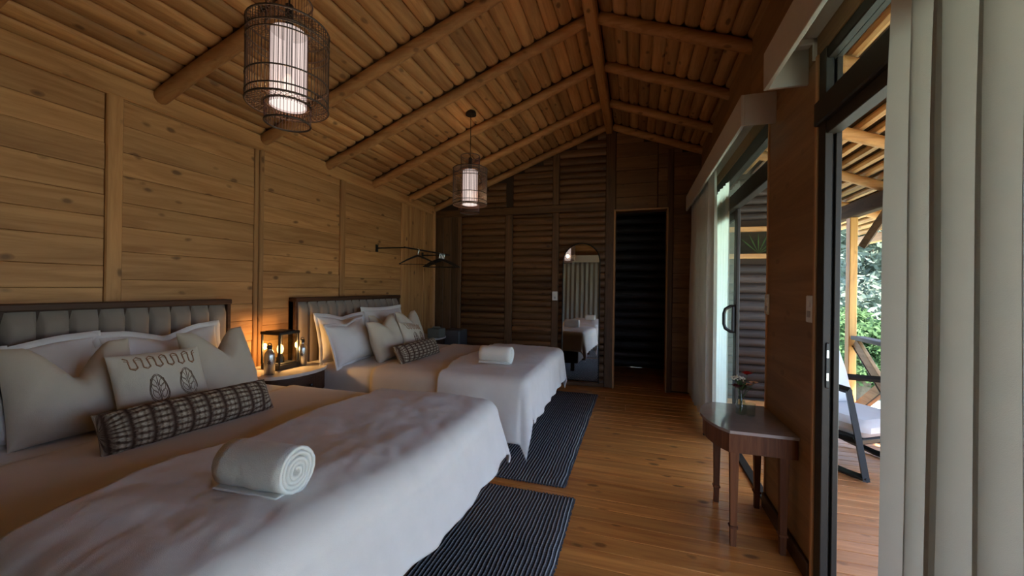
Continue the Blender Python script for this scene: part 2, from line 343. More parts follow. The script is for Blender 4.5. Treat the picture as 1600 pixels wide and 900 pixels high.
# ------------------------------------------------------------------ left wall
wl = struct('wall_left', MB().box(XL-.12, XL-.03, YF, YB+.1, 0, 2.36), pine_back)
bays = [(YF, -.30), (-.22, .55), (.63, 1.375), (1.45, 2.25), (2.325, 3.15), (3.22, 4.20)]
for a, b in bays:
    z = 0
    while z < 2.33:
        h = min(random.uniform(.115, .165), 2.34-z)
        if h < .06: h = 2.34-z
        p = random.uniform(-.004, .004)
        obj('plank', MB().box(XL-.035, XL-.006+p, a+.001, b-.001, z+.0006, z+h-.0008, .0025), pine_y, wl)
        z += h
for a, b in ((-.30, -.22), (.55, .63), (1.375, 1.45), (2.25, 2.285), (2.287, 2.325), (3.15, 3.22), (4.20, 4.27)):
    obj('post', MB().box(XL-.03, XL+random.uniform(.004, .012), a, b, 0, 2.25, .006), pine_z, wl)
for a, b in ((4.27, 4.40), (4.40, 4.57), (4.57, 4.74), (4.74, 4.90), (4.90, 5.04)):
    obj('board', MB().box(XL-.035, XL+random.uniform(-.012, .0), a+.0015, b-.0015, 0, 2.33, .004), pine_z, wl)
obj('corner_strip', MB().box(XL-.03, XL+.02, 5.0, 5.038, 0, 2.33, .004), edge_m, wl)
obj('top_plate', MB().box(XL-.03, XL+.014, YF, YB, 2.245, 2.36, .008), pine_y, wl)

# ------------------------------------------------------------------ half-log pieces
def halflog(length, width, height, axis='X', seed=0, taper=.6, nseg=7, nlen=6):
    """half-round slab along local X from 0..length, flat side down at z=0, round side up (+z)"""
    mb = MB(); st = [0, .012/length, .04/length]+[k/(nlen-1) for k in range(1, nlen-1)]+[1-.04/length, 1-.012/length, 1]
    st = sorted(set(st)); vs = []; rows = len(st)
    for t in st:
        e = min(t, 1-t)*length
        kk = taper+(1-taper)*min(1, e/.035)**.5
        wob = 1+.08*fn(t*length*2.1, seed*3.7, 0); hw = 1+.22*fn(t*length*2.6, seed*5.1, 4)
        for j in range(nseg+1):
            th = PI*j/nseg
            vs.append((t*length, -math.cos(th)*width/2*kk*wob, math.sin(th)**.8*height*(kk*hw)))
    fs = []
    for k in range(rows-1):
        for j in range(nseg): fs.append((k*(nseg+1)+j, (k+1)*(nseg+1)+j, (k+1)*(nseg+1)+j+1, k*(nseg+1)+j+1))
    fs.append(tuple(range(nseg+1))); fs.append(tuple((rows-1)*(nseg+1)+j for j in range(nseg+1))[::-1])
    return mb.add(vs, fs)
# ------------------------------------------------------------------ ceiling
ce = struct('ceiling', None)
ang = math.atan(SL)
mbk = MB()
for x0, x1 in ((XL-.15, RX), (RX, XR+.15)):
    z0, z1 = roofz(x0)+.063, roofz(x1)+.063
    mbk.add([(x0, YF-.1, z0), (x1, YF-.1, z1), (x1, YB+.1, z1), (x0, YB+.1, z0), (x0, YF-.1, z0+.04), (x1, YF-.1, z1+.04), (x1, YB+.1, z1+.04), (x0, YB+.1, z0+.04)],
            [(0, 3, 2, 1), (4, 5, 6, 7), (0, 1, 5, 4), (1, 2, 6, 5), (2, 3, 7, 6), (3, 0, 4, 7)])
obj('roof_deck', mbk, pine_back, ce)
RAFT = [-.50, .20, .90, 1.63, 2.32, 2.98, 3.65, 4.37, 5.02]
edges = [YF]+RAFT[:]
slat_meshes = {}
def slat_mesh(L, s):
    k = (round(L, 2), s)
    if k not in slat_meshes:
        me = halflog(L, .104, .025, seed=s+L).mesh('slat', True, 50); me.materials.append(slat_m); slat_meshes[k] = me
    return slat_meshes[k]
def place_slat(x, y0, y1, side, s):
    # along +Y, round side facing down, tilted to the slope
    o = obj('slat', slat_mesh(y1-y0, s), None, ce)
    n = Vector((SL if side > 0 else -SL, 0, 1)).normalized()       # roof normal (up)
    d = Vector((0, 1, 0)); up = -n; side_v = up.cross(d)
    z = roofz(x)+.060
    o.matrix_world = Matrix(((d.x, side_v.x, up.x, x), (d.y, side_v.y, up.y, y0), (d.z, side_v.z, up.z, z), (0, 0, 0, 1)))
    return o
pitch = .0965
for k in range(len(edges)-1):
    y0, y1 = edges[k], edges[k+1]
    if k < 2: continue
    x = RX-.10
    while x > XL-.02:
        place_slat(x, y0+.012+random.uniform(0, .01), y1-.006-random.uniform(0, .016), -1, random.randint(0, 4)); x -= pitch
    x = RX+.10
    while x < XR+.08:
        place_slat(x, y0+.012, y1-.006, 1, random.randint(0, 4)); x += pitch
# slats over the dark end behind the photograph's view: one joined sheet
mb = MB()
for side, x0, x1 in ((-1, XL, RX), (1, RX, XR+.1)):
    x = x0+.05
    while x < x1:
        for y0, y1 in ((YF, -.5), (-.5, .2)):
            n = Vector((SL*side, 0, 1)).normalized(); d = Vector((0, 1, 0)); up = -n; sv = up.cross(d)
            M = Matrix(((d.x, sv.x, up.x, x), (d.y, sv.y, up.y, y0+.02), (d.z, sv.z, up.z, roofz(x)+.060), (0, 0, 0, 1)))
            h = halflog(y1-y0-.04, .104, .025, nlen=3).xf(M); mb.add(h.v, h.f)
        x += pitch
stuff(obj('slat_field', mb, slat_m, ce, smooth=True))
def log_tube(p0, p1, r, seed, n=12, m=14):
    p0, p1 = Vector(p0), Vector(p1); pts = []; rs = []
    for k in range(m):
        t = k/(m-1); p = p0.lerp(p1, t)
        pts.append(p+Vector((0, .010*fn(t*4, seed, 1.3), .008*fn(t*4, seed, 7.7)))); rs.append(r*(1+.10*fn(t*6, seed*1.7, 3)))
    return MB().tube(pts, rs, n)
for i, yr in enumerate(RAFT):
    xa, xb = XL-.02, RX-.05
    if i == 2 or True:
        obj('rafter', log_tube((xa, yr, roofz(xa)-.005), (xb, yr, roofz(xb)-.0), .043, i*3.1), pine_x, ce, smooth=True, angle=60)
        xc, xd = RX+.05, XR+.03
        obj('rafter', log_tube((xc, yr, roofz(xc)), (xd, yr, roofz(xd)-.005), .043, i*5.3+40), pine_x, ce, smooth=True, angle=60)
obj('ridge_beam', MB().box(RX-.042, RX+.042, YF, YB, RZ-.10, RZ+.06, .012), pine_y, ce)

# ------------------------------------------------------------------ back wall
wb = struct('wall_back', None)
mb = MB()
def gable(x0, x1, z0, y0, y1):
    xs = [x0]+([RX] if x0 < RX < x1 else [])+[x1]
    poly = [(x0, z0)]+[(x1, z0)]+[(x, roofz(x)+.07) for x in xs[::-1]]
    n = len(poly); vs = [(x, y0, z) for x, z in poly]+[(x, y1, z) for x, z in poly]
    return vs, [tuple(range(n)), tuple(range(n, 2*n))[::-1]]+[(i, n+i, n+(i+1) % n, (i+1) % n) for i in range(n)]
mb.add(*gable(XL-.1, -.247, 0, YB+.03, YB+.11)); mb.add(*gable(.353, XR+.1, 0, YB+.03, YB+.11)); mb.add(*gable(-.247, .353, 2.185, YB+.03, YB+.11))
obj('backing', mb, back_m, wb)
blog = {}
def back_log(x0, x1, z, h, mat=None, y=YB+.03, depth=.034, seed=None):
    L = x1-x0; s = random.randint(0, 5) if seed is None else seed
    me = halflog(L, h*1.06, depth, seed=s+L, taper=.85, nlen=max(5, int(L/.12))).mesh('log', True, 50); me.materials.append(mat or back_x)
    o = obj('log', me, None, wb)
    # local x -> +X, local z(round) -> -Y, local y -> z
    o.matrix_world = Matrix(((1, 0, 0, x0), (0, 0, -1, y), (0, 1, 0, z+h/2), (0, 0, 0, 1)))
    return o
bb = [(-2.325, -1.676), (-1.576, -1.036), (-.952, -.363)]
for a, b in bb:
    z = .0
    while z < 2.19:
        h = min(random.uniform(.076, .10), 2.2-z)
        if 2.2-z-h < .03: h = 2.2-z
        back_log(a+.003, b-.003, z, h); z += h
    z = 2.30
    while z < 3.2:
        h = random.uniform(.078, .10)
        a2 = max(a, RX-(RZ-(z+h)-.0)/SL)
        if b-a2 > .08: back_log(a2+.003, b-.003, z, h)
        z += h
for a, b in ((-2.72, -2.60), (-2.60, -2.48), (-2.48, -2.374)):
    obj('board', MB().box(a, b-.003, YB-.004, YB+.03, 0, 2.2, .004), back_z, wb)
for a, b, top in ((-2.374, -2.325, 2.45), (-1.676, -1.576, 2.2), (-1.036, -.952, 2.2), (-1.036, -.952, 2.97), (-.363, -.247, 3.22)):
    obj('post', MB().box(a, b, YB-.015, YB+.03, 2.3 if top in (2.97,) else 0, top, .006), back_z, wb)
obj('rail', MB().box(-2.72, -.363, YB-.02, YB+.03, 2.2, 2.30, .008), back_x, wb)
obj('post', MB().box(.353, .42, YB-.012, YB+.03, 0, 2.9, .006), back_z, wb)
z = 2.19
while z < 3.15:
    h = .165
    for a, b in ((-.245, .24), (.245, XR)):
        b2 = min(b, RX+(RZ-z-h*.6)/SL+.05)
        if b2-a > .08: obj('plank', MB().box(a+.002, b2, YB-.002, YB+.03, z+.0015, min(z+h-.0015, roofz(b2)+.06), .004), back_pl, wb)
    z += h
z = .02
while z < 2.15:
    obj('plank', MB().box(.422, XR, YB, YB+.03, z+.0015, z+.1735, .004), back_pl, wb); z += .175
obj('baseboard', MB().box(-2.72, -.363, YB-.03, YB-.005, 0, .055, .004), back_x, wb)
# doorway casing and passage beyond
d3 = struct('door_3', None)
obj('jamb', MB().box(-.262, -.243, YB-.03, YB+.14, 0, 2.2, .003), edge_m, d3)
obj('jamb', MB().box(.349, .366, YB-.03, YB+.14, 0, 2.2, .003), edge_m, d3)
obj('head_casing', MB().box(-.262, .366, YB-.03, YB+.14, 2.185, 2.205, .003), edge_m, d3)
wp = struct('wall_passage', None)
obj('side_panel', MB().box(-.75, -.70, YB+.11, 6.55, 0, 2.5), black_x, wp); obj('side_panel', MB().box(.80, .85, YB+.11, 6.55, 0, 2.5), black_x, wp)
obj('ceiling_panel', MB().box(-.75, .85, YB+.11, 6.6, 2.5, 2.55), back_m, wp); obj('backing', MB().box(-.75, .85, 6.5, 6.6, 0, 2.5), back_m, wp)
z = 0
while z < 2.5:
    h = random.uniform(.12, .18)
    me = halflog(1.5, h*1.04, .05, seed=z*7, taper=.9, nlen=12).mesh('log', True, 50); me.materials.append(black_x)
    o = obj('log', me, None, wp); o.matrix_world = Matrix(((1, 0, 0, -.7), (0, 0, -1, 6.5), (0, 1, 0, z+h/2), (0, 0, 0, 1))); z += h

# ------------------------------------------------------------------ right wall
wr = struct('wall_right', None)
XO = XR+.055
def wallbox(name, y0, y1, z0, z1, mat=ply_m): return obj(name, MB().box(XR, XO, y0, y1, z0, z1, .003), mat, wr)
wallbox('panel', 1.93, 2.57, 0, 2.20); wallbox('panel', 4.62, YB+.1, 0, 2.20); wallbox('panel', YF, -.15, 0, 2.20)
for a, b in ((YF, .2), (.2, 1.63), (1.63, 2.98), (2.98, 4.37), (4.37, YB+.1)): wallbox('panel', a, b, 2.203, 2.92)
obj('edge_trim', MB().box(XR-.012, XO, 1.925, 1.945, 0, 2.2, .003), edge_m, wr)
obj('edge_trim', MB().box(XR-.008, XO, 2.560, 2.575, 0, 2.2, .003), edge_m, wr)
bs = struct('baseboard_right', MB().box(XR-.018, XR, 1.95, 2.57, 0, .082, .004).box(XR-.018, XR, 4.62, YB, 0, .082, .004), dwood_y)
# sliding door near the camera
d1 = struct('door_1', None)
obj('outer_jamb', MB().box(XR-.004, XR+.022, 1.865, 1.925, 0, 2.20, .002).box(XR+.022, XR+.034, 1.885, 1.925, 0, 2.2).box(XR+.034, XR+.054, 1.868, 1.925, 0, 2.2, .002), frame_m, d1)
obj('outer_jamb', MB().box(XR-.004, XR+.054, -.15, -.09, 0, 2.20, .003), frame_m, d1)
obj('transom_bar', MB().box(XR-.02, XR+.055, -.15, 1.935, 1.90, 2.0, .006).box(XR, XR+.05, -.13, 1.90, 1.85, 1.90, .003), frame_m, d1)
obj('head_frame', MB().box(XR, XR+.055, -.15, 1.93, 2.15, 2.20, .004), frame_m, d1)
obj('sill_track', MB().box(XR, XR+.055, -.15, 1.93, -.02, .012, .003), frame_m, d1)
obj('transom_pane', MB().box(XR+.028, XR+.032, -.09, 1.865, 2.0, 2.15), pane_m, d1)
lk = obj('lock_plate', MB().box(XR+.005, XR+.018, 1.859, 1.866, .84, 1.02, .003), black_m, d1)
obj('latch_slot', MB().box(XR+.008, XR+.015, 1.857, 1.860, .87, .90).box(XR+.008, XR+.015, 1.857, 1.860, .96, .99), steel_m, lk)
# sliding door far
d2 = struct('door_2', None)
obj('outer_jamb', MB().box(XR+.004, XR+.054, 2.575, 2.615, 0, 2.2, .003), frame_m, d2)
obj('outer_jamb', MB().box(XR+.004, XR+.054, 4.57, 4.62, 0, 2.2, .003), frame_m, d2)
obj('transom_bar', MB().box(XR-.005, XR+.055, 2.575, 4.62, 1.86, 1.975, .005), frame_m, d2)
obj('head_frame', MB().box(XR, XR+.055, 2.575, 4.62, 2.11, 2.20, .004), frame_m, d2)
obj('sill_track', MB().box(XR, XR+.055, 2.575, 4.62, -.02, .012, .003), frame_m, d2)
obj('transom_pane', MB().box(XR+.028, XR+.032, 2.615, 4.57, 1.975, 2.11), pane_m, d2)
pn = obj('sliding_panel', MB().box(XR+.03, XR+.054, 3.435, 3.525, .012, 1.86, .004).box(XR+.03, XR+.054, 4.50, 4.57, .012, 1.86, .004).box(XR+.03, XR+.054, 3.525, 4.50, .012, .09, .003).box(XR+.03, XR+.054, 3.525, 4.50, 1.79, 1.86, .003), frame_m, d2)
obj('glass_pane', MB().box(XR+.04, XR+.045, 3.525, 4.50, .09, 1.79), pane_m, pn)
obj('handle', MB().tube([(XR+.03, 3.48, .90), (XR+.0, 3.48, .90), (XR-.035, 3.48, .925), (XR-.045, 3.48, .96), (XR-.045, 3.48, 1.04), (XR-.035, 3.48, 1.075), (XR+.0, 3.48, 1.10), (XR+.03, 3.48, 1.10)], .013, 8).box(XR+.01, XR+.031, 3.462, 3.498, .90, 1.10, .004), black_m, pn, smooth=True)
# front wall behind the camera, closed off by a long curtain
wf = struct('wall_front', MB().box(XL-.1, XR+.12, YF-.12, YF, 0, 3.35), pine_back)
z = 0
while z < 3.2:
    h = random.uniform(.13, .17)
    obj('plank', MB().box(max(XL, RX-(RZ-z)/SL), min(XR, RX+(RZ-z)/SL), YF, YF+.02, z+.0015, z+h-.0015, .004), pine_x, wf); z += h
PART2_MARK = True
# ------------------------------------------------------------------ cloth drape
def sstep(t): t = max(0, min(1, t)); return t*t*(3-2*t)
def drape(name, mat, x0, xfoot, y0, y1, ztop, on, of, ofoot, R=.05, na=60, nb=90, seed=0, wrk=.004, rip=.02, puff=0, flare=.10, zmin=.03, thick=.012, edge=None, zt=None, ragged=.015):
    """cloth on a bed: x0 head end, xfoot(y) foot line, y0/y1 the sides, over-hangs near, far and at the foot"""
    W = y1-y0
    def pt(u, v):
        b = -on+(W+on+of)*v; yc = y0+max(0, min(W, b)); xf = xfoot(yc)
        xa = x0+(edge(yc) if edge else 0)
        La = xf-xa; oft = ofoot+ragged*fn(b*3, seed, 2)
        a = (La+oft)*u
        ex = max(0, a-La); ey = b if b < 0 else (b-W if b > W else 0)
        Lh = math.hypot(ex, ey)
        px, py = xa+min(a, La), yc
        zz = ztop+(zt(yc) if zt else 0)
        zz += wrk*(fn(px*5, py*9, seed)+.6*fn(px*13, py*17, seed+3)+1.1*(.25-abs(fn(px*15+py*9, py*6-px*5, seed+6)))*sstep(1-abs(La-a-.12)/.35))+puff*(.5+fn(px*2.2, py*2.2, seed+9))*sstep((La-a)/.2+.3)
        if u < .12 and thick: zz -= 0
        if Lh < 1e-6: return (px, py, zz)
        dx, dy = ex/Lh, ey/Lh
        th = min(Lh/R, PI/2); hang = max(0, Lh-R*PI/2)
        out = R*math.sin(th)+hang*flare; drop = R*(1-math.cos(th))+hang*(1-flare*.5)
        tang = (py if ex > 0 and ey == 0 else px)+math.atan2(ey, ex+1e-9)*.25
        amp = rip*min(1, hang/.25)*(1+.5*fn(tang*3, seed, 4))
        out += amp*math.sin(tang*2*PI/.27+seed+1.5*fn(tang*2, seed, 1))
        return (px+dx*out, py+dy*out, max(zmin+.004*fn(px*20, py*20, 1), zz-drop))
    o = obj(name, MB().grid(na, nb, pt), mat, smooth=True, angle=None)
    return solidify(o, thick, 1)

# ------------------------------------------------------------------ pillows
def pillow_fn(w, h, t, chop=0, dent=.07, seed=0, p=2.6, sag=.2):
    def S(u, v, side):
        T = ((1-abs(u)**p)*(1-abs(v)**p))
        T = max(0, T)**.5*t/2*(1-sag*v)
        x = u*w/2*(1-dent*(1-v*v)); y = h/2+v*h/2*(1-dent*(1-u*u))
        if chop:
            c = chop*max(0, 1-abs(u)/.62)**1.3*sstep((v+.5)/1.5); y -= c; T *= 1+.8*c/h*sstep((v+.2)/1.2)
        wr = .006*fn(u*3+seed, v*3, seed)*min(1, T/(t*.15+1e-6))+.004*fn(u*9+seed, v*8, seed+2)*min(1, T/(t*.2+1e-6))
        return Vector((x, y, side*(T+wr)))
    return S
def pillow_mb(S, nu=26, nv=20, flange=0, w=.5, h=.4, seed=0, uvs=False):
    mb = MB()
    us = [math.sin((i/(nu-1)-.5)*PI) for i in range(nu)]; vs_ = [math.sin((j/(nv-1)-.5)*PI) for j in range(nv)]
    vs = []; fs = []
    for side in (1, -1):
        o = len(vs)
        for v in vs_:
            for u in us: vs.append(S(u, v, side))
        for j in range(nv-1):
            for i in range(nu-1):
                q = (o+j*nu+i, o+j*nu+i+1, o+(j+1)*nu+i+1, o+(j+1)*nu+i); fs.append(q if side > 0 else q[::-1])
    mb.add(vs, fs)
    if flange:
        ring = [(u, -1) for u in us]+[(1, v) for v in vs_[1:]]+[(u, 1) for u in us[::-1][1:]]+[(-1, v) for v in vs_[::-1][1:-1]]
        a = [S(u, v, 1) for u, v in ring]; c = Vector((0, h/2, 0)); b = []
        for k, (u, v) in enumerate(ring):
            d = Vector((flange*(1 if u == 1 else -1 if u == -1 else u*.25), flange*(1 if v == 1 else -1 if v == -1 else v*.25), .008*fn(k*.35, seed, 2)))
            b.append(a[k]+d)
        n = len(ring); e = Vector((0, 0, .0025))
        V = [p+e for p in a]+[p+e for p in b]+[p-e for p in b]+[p-e for p in a]; FF = []
        for k in range(n):
            k2 = (k+1) % n
            FF += [(k, k2, n+k2, n+k), (n+k, n+k2, 2*n+k2, 2*n+k), (2*n+k, 2*n+k2, 3*n+k2, 3*n+k)]
        mb.add(V, FF)
    return mb
def pose(pos, rz, lean, roll=0):
    """local x = pillow width, y = height, z = front; front faces +X (towards the foot) before rz; lean tips the top back"""
    B = Matrix(((0, 0, 1, 0), (1, 0, 0, 0), (0, 1, 0, 0), (0, 0, 0, 1)))
    return Matrix.Translation(pos) @ Matrix.Rotation(rz, 4, 'Z') @ Matrix.Rotation(-lean, 4, 'Y') @ B @ Matrix.Rotation(roll, 4, 'Z')
def pillow(name, label, cat, mat, pos, w, h, t, rz=0, lean=.3, roll=0, chop=0, flange=0, seed=0, group=None, dent=.07, sag=.2):
    S = pillow_fn(w, h, t, chop, dent, seed, sag=sag)
    mb = pillow_mb(S, flange=flange, w=w, h=h, seed=seed)
    me = mb.mesh(name, True); 
    uvl = me.uv_layers.new(name='UVMap')
    o = obj(name, me, mat); o.matrix_world = pose(pos, rz, lean, roll)
    for lp in me.loops:
        c = me.vertices[lp.vertex_index].co; uvl.data[lp.index].uv = (c.x/.7+.5, math.atan2(c.y-h/2, c.z)/(2*PI)+.5)
    return tag(o, label, cat, group), S
def leaf_stitches(S, cx, cy, sx, sy, thick=.0014):
    mb = MB()
    def on(x, y): p = S(max(-.98, min(.98, x)), max(-.98, min(.98, y)), 1); return p+Vector((0, 0, .001))
    for k in (1.0, .9):
        mb.tube([on(cx+sx*k*math.sin(th)*(1-.25*math.cos(th)), cy+sy*k*math.cos(th)) for th in [2*PI*i/28 for i in range(28)]], thick, 4, closed=True)
    mb.tube([on(cx, cy+sy*t) for t in (-1.25, -.6, 0, .5, .95)], thick*1.2, 4)
    for t in (-.5, -.1, .3):
        for sg in (-1, 1):
            q = []
            for i in range(12):
                th = 2*PI*i/12; q.append(on(cx+sg*sx*(.45+.30*math.cos(th)), cy+sy*(t+.12+.25*math.sin(th)+.16*math.cos(th))))
            mb.tube(q, thick*.9, 4, closed=True)
    return mb
def scallops(S, v0, n, amp, u0=-.75, u1=.8):
    mb = MB(); m = n*8; pts = []
    for i in range(m+1):
        t = i/m; u = u0+(u1-u0)*t+.035*math.sin(4*PI*t*n); v = v0+amp*math.cos(2*PI*t*n)
        pts.append(S(u, v, 1)+Vector((0, 0, .0015)))
    mb.tube(pts, .0026, 5); 
    pts2 = [S(u0+(u1-u0)*i/m+.05*math.sin(4*PI*i/m*n), v0-.02+amp*.7*math.cos(2*PI*i/m*n), 1)+Vector((0, 0, .001)) for i in range(m+1)]
    mb.tube(pts2, .0016, 4)
    return mb

# ------------------------------------------------------------------ beds
def make_bed(yc, label):
    b = thing('bed', label, 'bed', (XL+.005, yc, 0))
    hw = .752
    obj('headboard_frame', MB().box(.0, .085, -hw, hw, 1.085, 1.117, .004).box(.0, .075, -hw, -hw+.026, .0, 1.087, .004).box(.0, .075, hw-.026, hw, .0, 1.087, .004).box(.0, .05, -hw, hw, .2, 1.087), dwood_y, b)
    n = 13; p = (2*hw-.058)/n
    mbp = MB(); 
    def ch(u, v):
        a = abs(2*u-1); c = abs(2*v-1)
        return (.048+.042*(max(0, 1-a**4.5)*max(0, 1-c**34))**.5, (u-.5)*p*.985, .36+.722*v)
    mbp.grid(11, 14, ch); me = mbp.mesh('channel_panel', True); me.materials.append(grey_uph)
    for k in range(n): obj('channel_panel', me, None, b, loc=(0, -hw+.029+p*(k+.5), 0))
    obj('base', MB().box(.06, 1.93, -.66, .66, .13, .31, .01), dwood_y, b)
    for sx in (.14, 1.84):
        for sy in (-.6, .6): obj('leg', MB().box(sx-.03, sx+.03, sy-.03, sy+.03, .0115 if sx > 1 else 0, .131, .004), dwood_y, b)
    obj('mattress', MB().box(.10, 1.945, -.68, .68, .312, .567, .05), sheet_cloth, b)
    return b
Y1, Y2 = 1.268, 3.313
MZ = .57
make_bed(Y1, 'near bed with grey channelled headboard, nearest the camera')
make_bed(Y2, 'far bed with grey channelled headboard, standing against the far end of the wall')
XF = XL+.005+1.945   # foot of the mattress
for yc, lab, sd in ((Y1, 'tucked white sheet around the mattress of the near bed', 2), (Y2, 'tucked white sheet around the mattress of the far bed', 5)):
    o = drape('bed_sheet', sheet_cloth, XL+.14, lambda y: XF-.005, yc-.68, yc+.68, MZ+.004, .24, .24, .16, R=.055, na=40, nb=60, seed=sd, wrk=.002, rip=.004, flare=.0, thick=.004, ragged=0)
    tag(o, lab, 'sheet')
for yc, lab, sd, xs in ((Y1, 'smooth cream blanket lying flat on the near bed below its cushions', 1, -2.06), (Y2, 'smooth cream blanket lying flat on the far bed below its cushions', 4, -1.93)):
    o = drape('blanket', blanket_cloth, xs, lambda y: XF-.002, yc-.685, yc+.685, MZ+.012, .25, .25, .22, R=.06, na=46, nb=66, seed=sd, wrk=.002, rip=.006, flare=.03, thick=.008, ragged=.01)
    tag(o, lab, 'blanket')
o = drape('duvet', white_cloth, -1.42, lambda y: XF+.018-.03*sstep((1.5-y)/.9), Y1-.75, Y1+.70, MZ+.034, .30, .25, .345, R=.075, na=90, nb=130, seed=11, wrk=.0065, rip=.008, puff=.026, flare=.24, thick=.014, edge=lambda y: .05*fn(y*2, 1, 1)+.16*sstep((1.0-y)/.6), zt=lambda y: .055*sstep((1.35-y)/.8))
tag(o, 'white duvet folded across the foot of the near bed', 'duvet')
o = drape('duvet', white_cloth, -1.44, lambda y: XF+.05-.025*sstep((y-2.6)/1.4), Y2-.71, Y2+.72, MZ+.026, .46, .32, .34, R=.06, na=80, nb=130, seed=23, wrk=.006, rip=.008, puff=.016, flare=.11, zmin=.022, thick=.012, edge=lambda y: .10*sstep((3.0-y)/.4)+.03*fn(y*3, 4, 1))
tag(o, 'white duvet draped over the foot of the far bed, corner hanging to the rug', 'duvet')
# pillows of the near bed
Z0 = MZ+.018
pillow('pillow', 'white pillow against the near headboard at the left edge of the photo', 'pillow', white_cloth, (-2.49, .94, Z0), .62, .37, .17, lean=.22, chop=.035, flange=.03, seed=1)
pillow('pillow', 'white pillow against the near headboard, behind the leaf-embroidered cushion', 'pillow', white_cloth, (-2.49, 1.57, Z0), .58, .37, .17, lean=.22, chop=.05, roll=.03, flange=.03, seed=2)
pillow('pillow', 'white pillow standing in the dark at the far left of the near bed', 'pillow', white_cloth, (-2.30, .64, Z0), .50, .37, .16, lean=.30, flange=.02, seed=3)
pillow('cushion', 'large beige cushion with dented top at the left of the near bed', 'cushion', beige_cloth, (-2.20, 1.045, Z0-.01), .41, .41, .19, rz=-.12, lean=.42, chop=.17, seed=4, dent=.05)
pillow('cushion', 'large beige cushion with dented top at the right of the near bed, beside the lantern', 'cushion', beige_cloth, (-2.24, 1.70, Z0-.01), .40, .40, .18, rz=.10, lean=.36, chop=.15, seed=5, dent=.05)
def emb_cushion(label, pos, w, h, t, rz, lean, seed, roll=0):
    o, S = pillow('embroidered_cushion', label, 'cushion', emb_cloth, pos, w, h, t, rz=rz, lean=lean, seed=seed, dent=.04, roll=roll)
    stuff_list = [leaf_stitches(S, -.26, -.16, .20, .42), leaf_stitches(S, .42, -.10, .20, .42)]
    for mb in stuff_list:
        e = obj('leaf_embroidery', mb, brown_thread, o, smooth=True)
    obj('scalloped_embroidery', scallops(S, .66, 6, .20), rust_thread, o, smooth=True)
    return o
emb_cushion('ivory cushion embroidered with leaves on the near bed', (-2.03, 1.265, Z0+.01), .36, .33, .12, -.08, .42, 6)
def bolster(label, pos, rz, seed):
    o, S = pillow('bolster', label, 'cushion', plaid_m, (pos[0], pos[1], pos[2]), .66, .165, .155, rz=rz, lean=.5, seed=seed, dent=.02, group=None, sag=0)
    return o
bolster('long brown plaid bolster lying on the near bed', (-1.80, 1.245, Z0-.005), -.10, 7)
# pillows of the far bed
pillow('pillow', 'white flanged pillow leaning on the left of the far headboard', 'pillow', white_cloth, (-2.46, 2.93, Z0), .58, .37, .17, lean=.2, chop=.03, roll=-.03, flange=.03, seed=11)
pillow('pillow', 'white pillow standing in front of the left pillow on the far bed', 'pillow', white_cloth, (-2.25, 2.80, Z0), .50, .34, .18, rz=.08, lean=.30, chop=.03, roll=.06, flange=.02, seed=12)
pillow('pillow', 'white flanged pillow leaning on the right of the far headboard', 'pillow', white_cloth, (-2.47, 3.57, Z0), .62, .40, .17, lean=.2, flange=.035, seed=13)
pillow('cushion', 'beige cushion at the left of the far bed, in front of the white pillows', 'cushion', beige_cloth, (-2.05, 3.03, Z0-.005), .40, .37, .17, rz=.0, lean=.30, chop=.06, seed=14, dent=.05, roll=.10)
pillow('cushion', 'beige cushion with pointed corner at the right end of the far bed', 'cushion', beige_cloth, (-2.17, 3.60, Z0-.005), .40, .40, .17, rz=.05, lean=.30, chop=.12, seed=15, dent=.05)
pillow('cushion', 'beige cushion half hidden behind the embroidered cushion on the far bed', 'cushion', beige_cloth, (-2.24, 3.26, Z0-.005), .40, .38, .12, rz=.0, lean=.26, chop=.10, seed=16, dent=.05)
emb_cushion('ivory cushion embroidered with leaves on the far bed', (-1.98, 3.33, Z0+.005), .38, .30, .12, .12, .40, 17, roll=-.12)
bolster('long brown plaid bolster lying on the far bed', (-1.80, 3.11, Z0-.005), .0, 18)

# rolled towels
def towel(label, pos, rz, L, r):
    root = thing('rolled_towel', label, 'towel', pos, rz, None)
    turns = 4.6; n = int(turns*18)
    def sp(t, off=0): 
        th = -turns*2*PI*t; rr = .010+(r-.010)*(1-t)+off
        return rr*math.sin(th+PI), rr*-math.cos(th+PI)
    mb = MB(); prof = []
    for k in range(n+1):
        t = k/n; rr = r*(1-t*.93); th = PI*1.5+turns*2*PI*t
        prof.append((rr*math.cos(th), r+rr*math.sin(th)))
    tail = [(-r*.9+0.0, .004), (-r*.5, .003)]
    nl = 9; vs = []; fs = []
    P = [p for p in prof]
    for k, (yy, zz) in enumerate(P):
        for i in range(nl):
            x = (i/(nl-1)-.5)*L; e = .006*fn(k*.15, i, pos[1])*1.0
            w = x*(1-.02*(1-k/len(P)))+.003*fn(k*.3, 0, 1+i)
            vs.append((w, yy+e*.5, zz+e*.5))
    for k in range(len(P)-1):
        for i in range(nl-1): fs.append((k*nl+i, k*nl+i+1, (k+1)*nl+i+1, (k+1)*nl+i))
    mb.add(vs, fs)
    o = obj('roll', mb, towel_m, root, smooth=True); solidify(o, r*.155, -1)
    # tail lying flat under the roll
    t2 = obj('hem', MB().box(-L*.5-.004, L*.5-.006, -r*.90, r*.7, -.006, .006, .004).box(-L*.5, L*.5-.014, -r*.94, r*.6, .006, .013, .003), towel_m, root, smooth=True)
    return root
towel('rolled white towel lying on the near bed', (-.972, .835, MZ+.090), .05, .225, .060)
towel('rolled white towel lying on the far bed', (-1.06, 2.99, MZ+.054), .0, .26, .062)

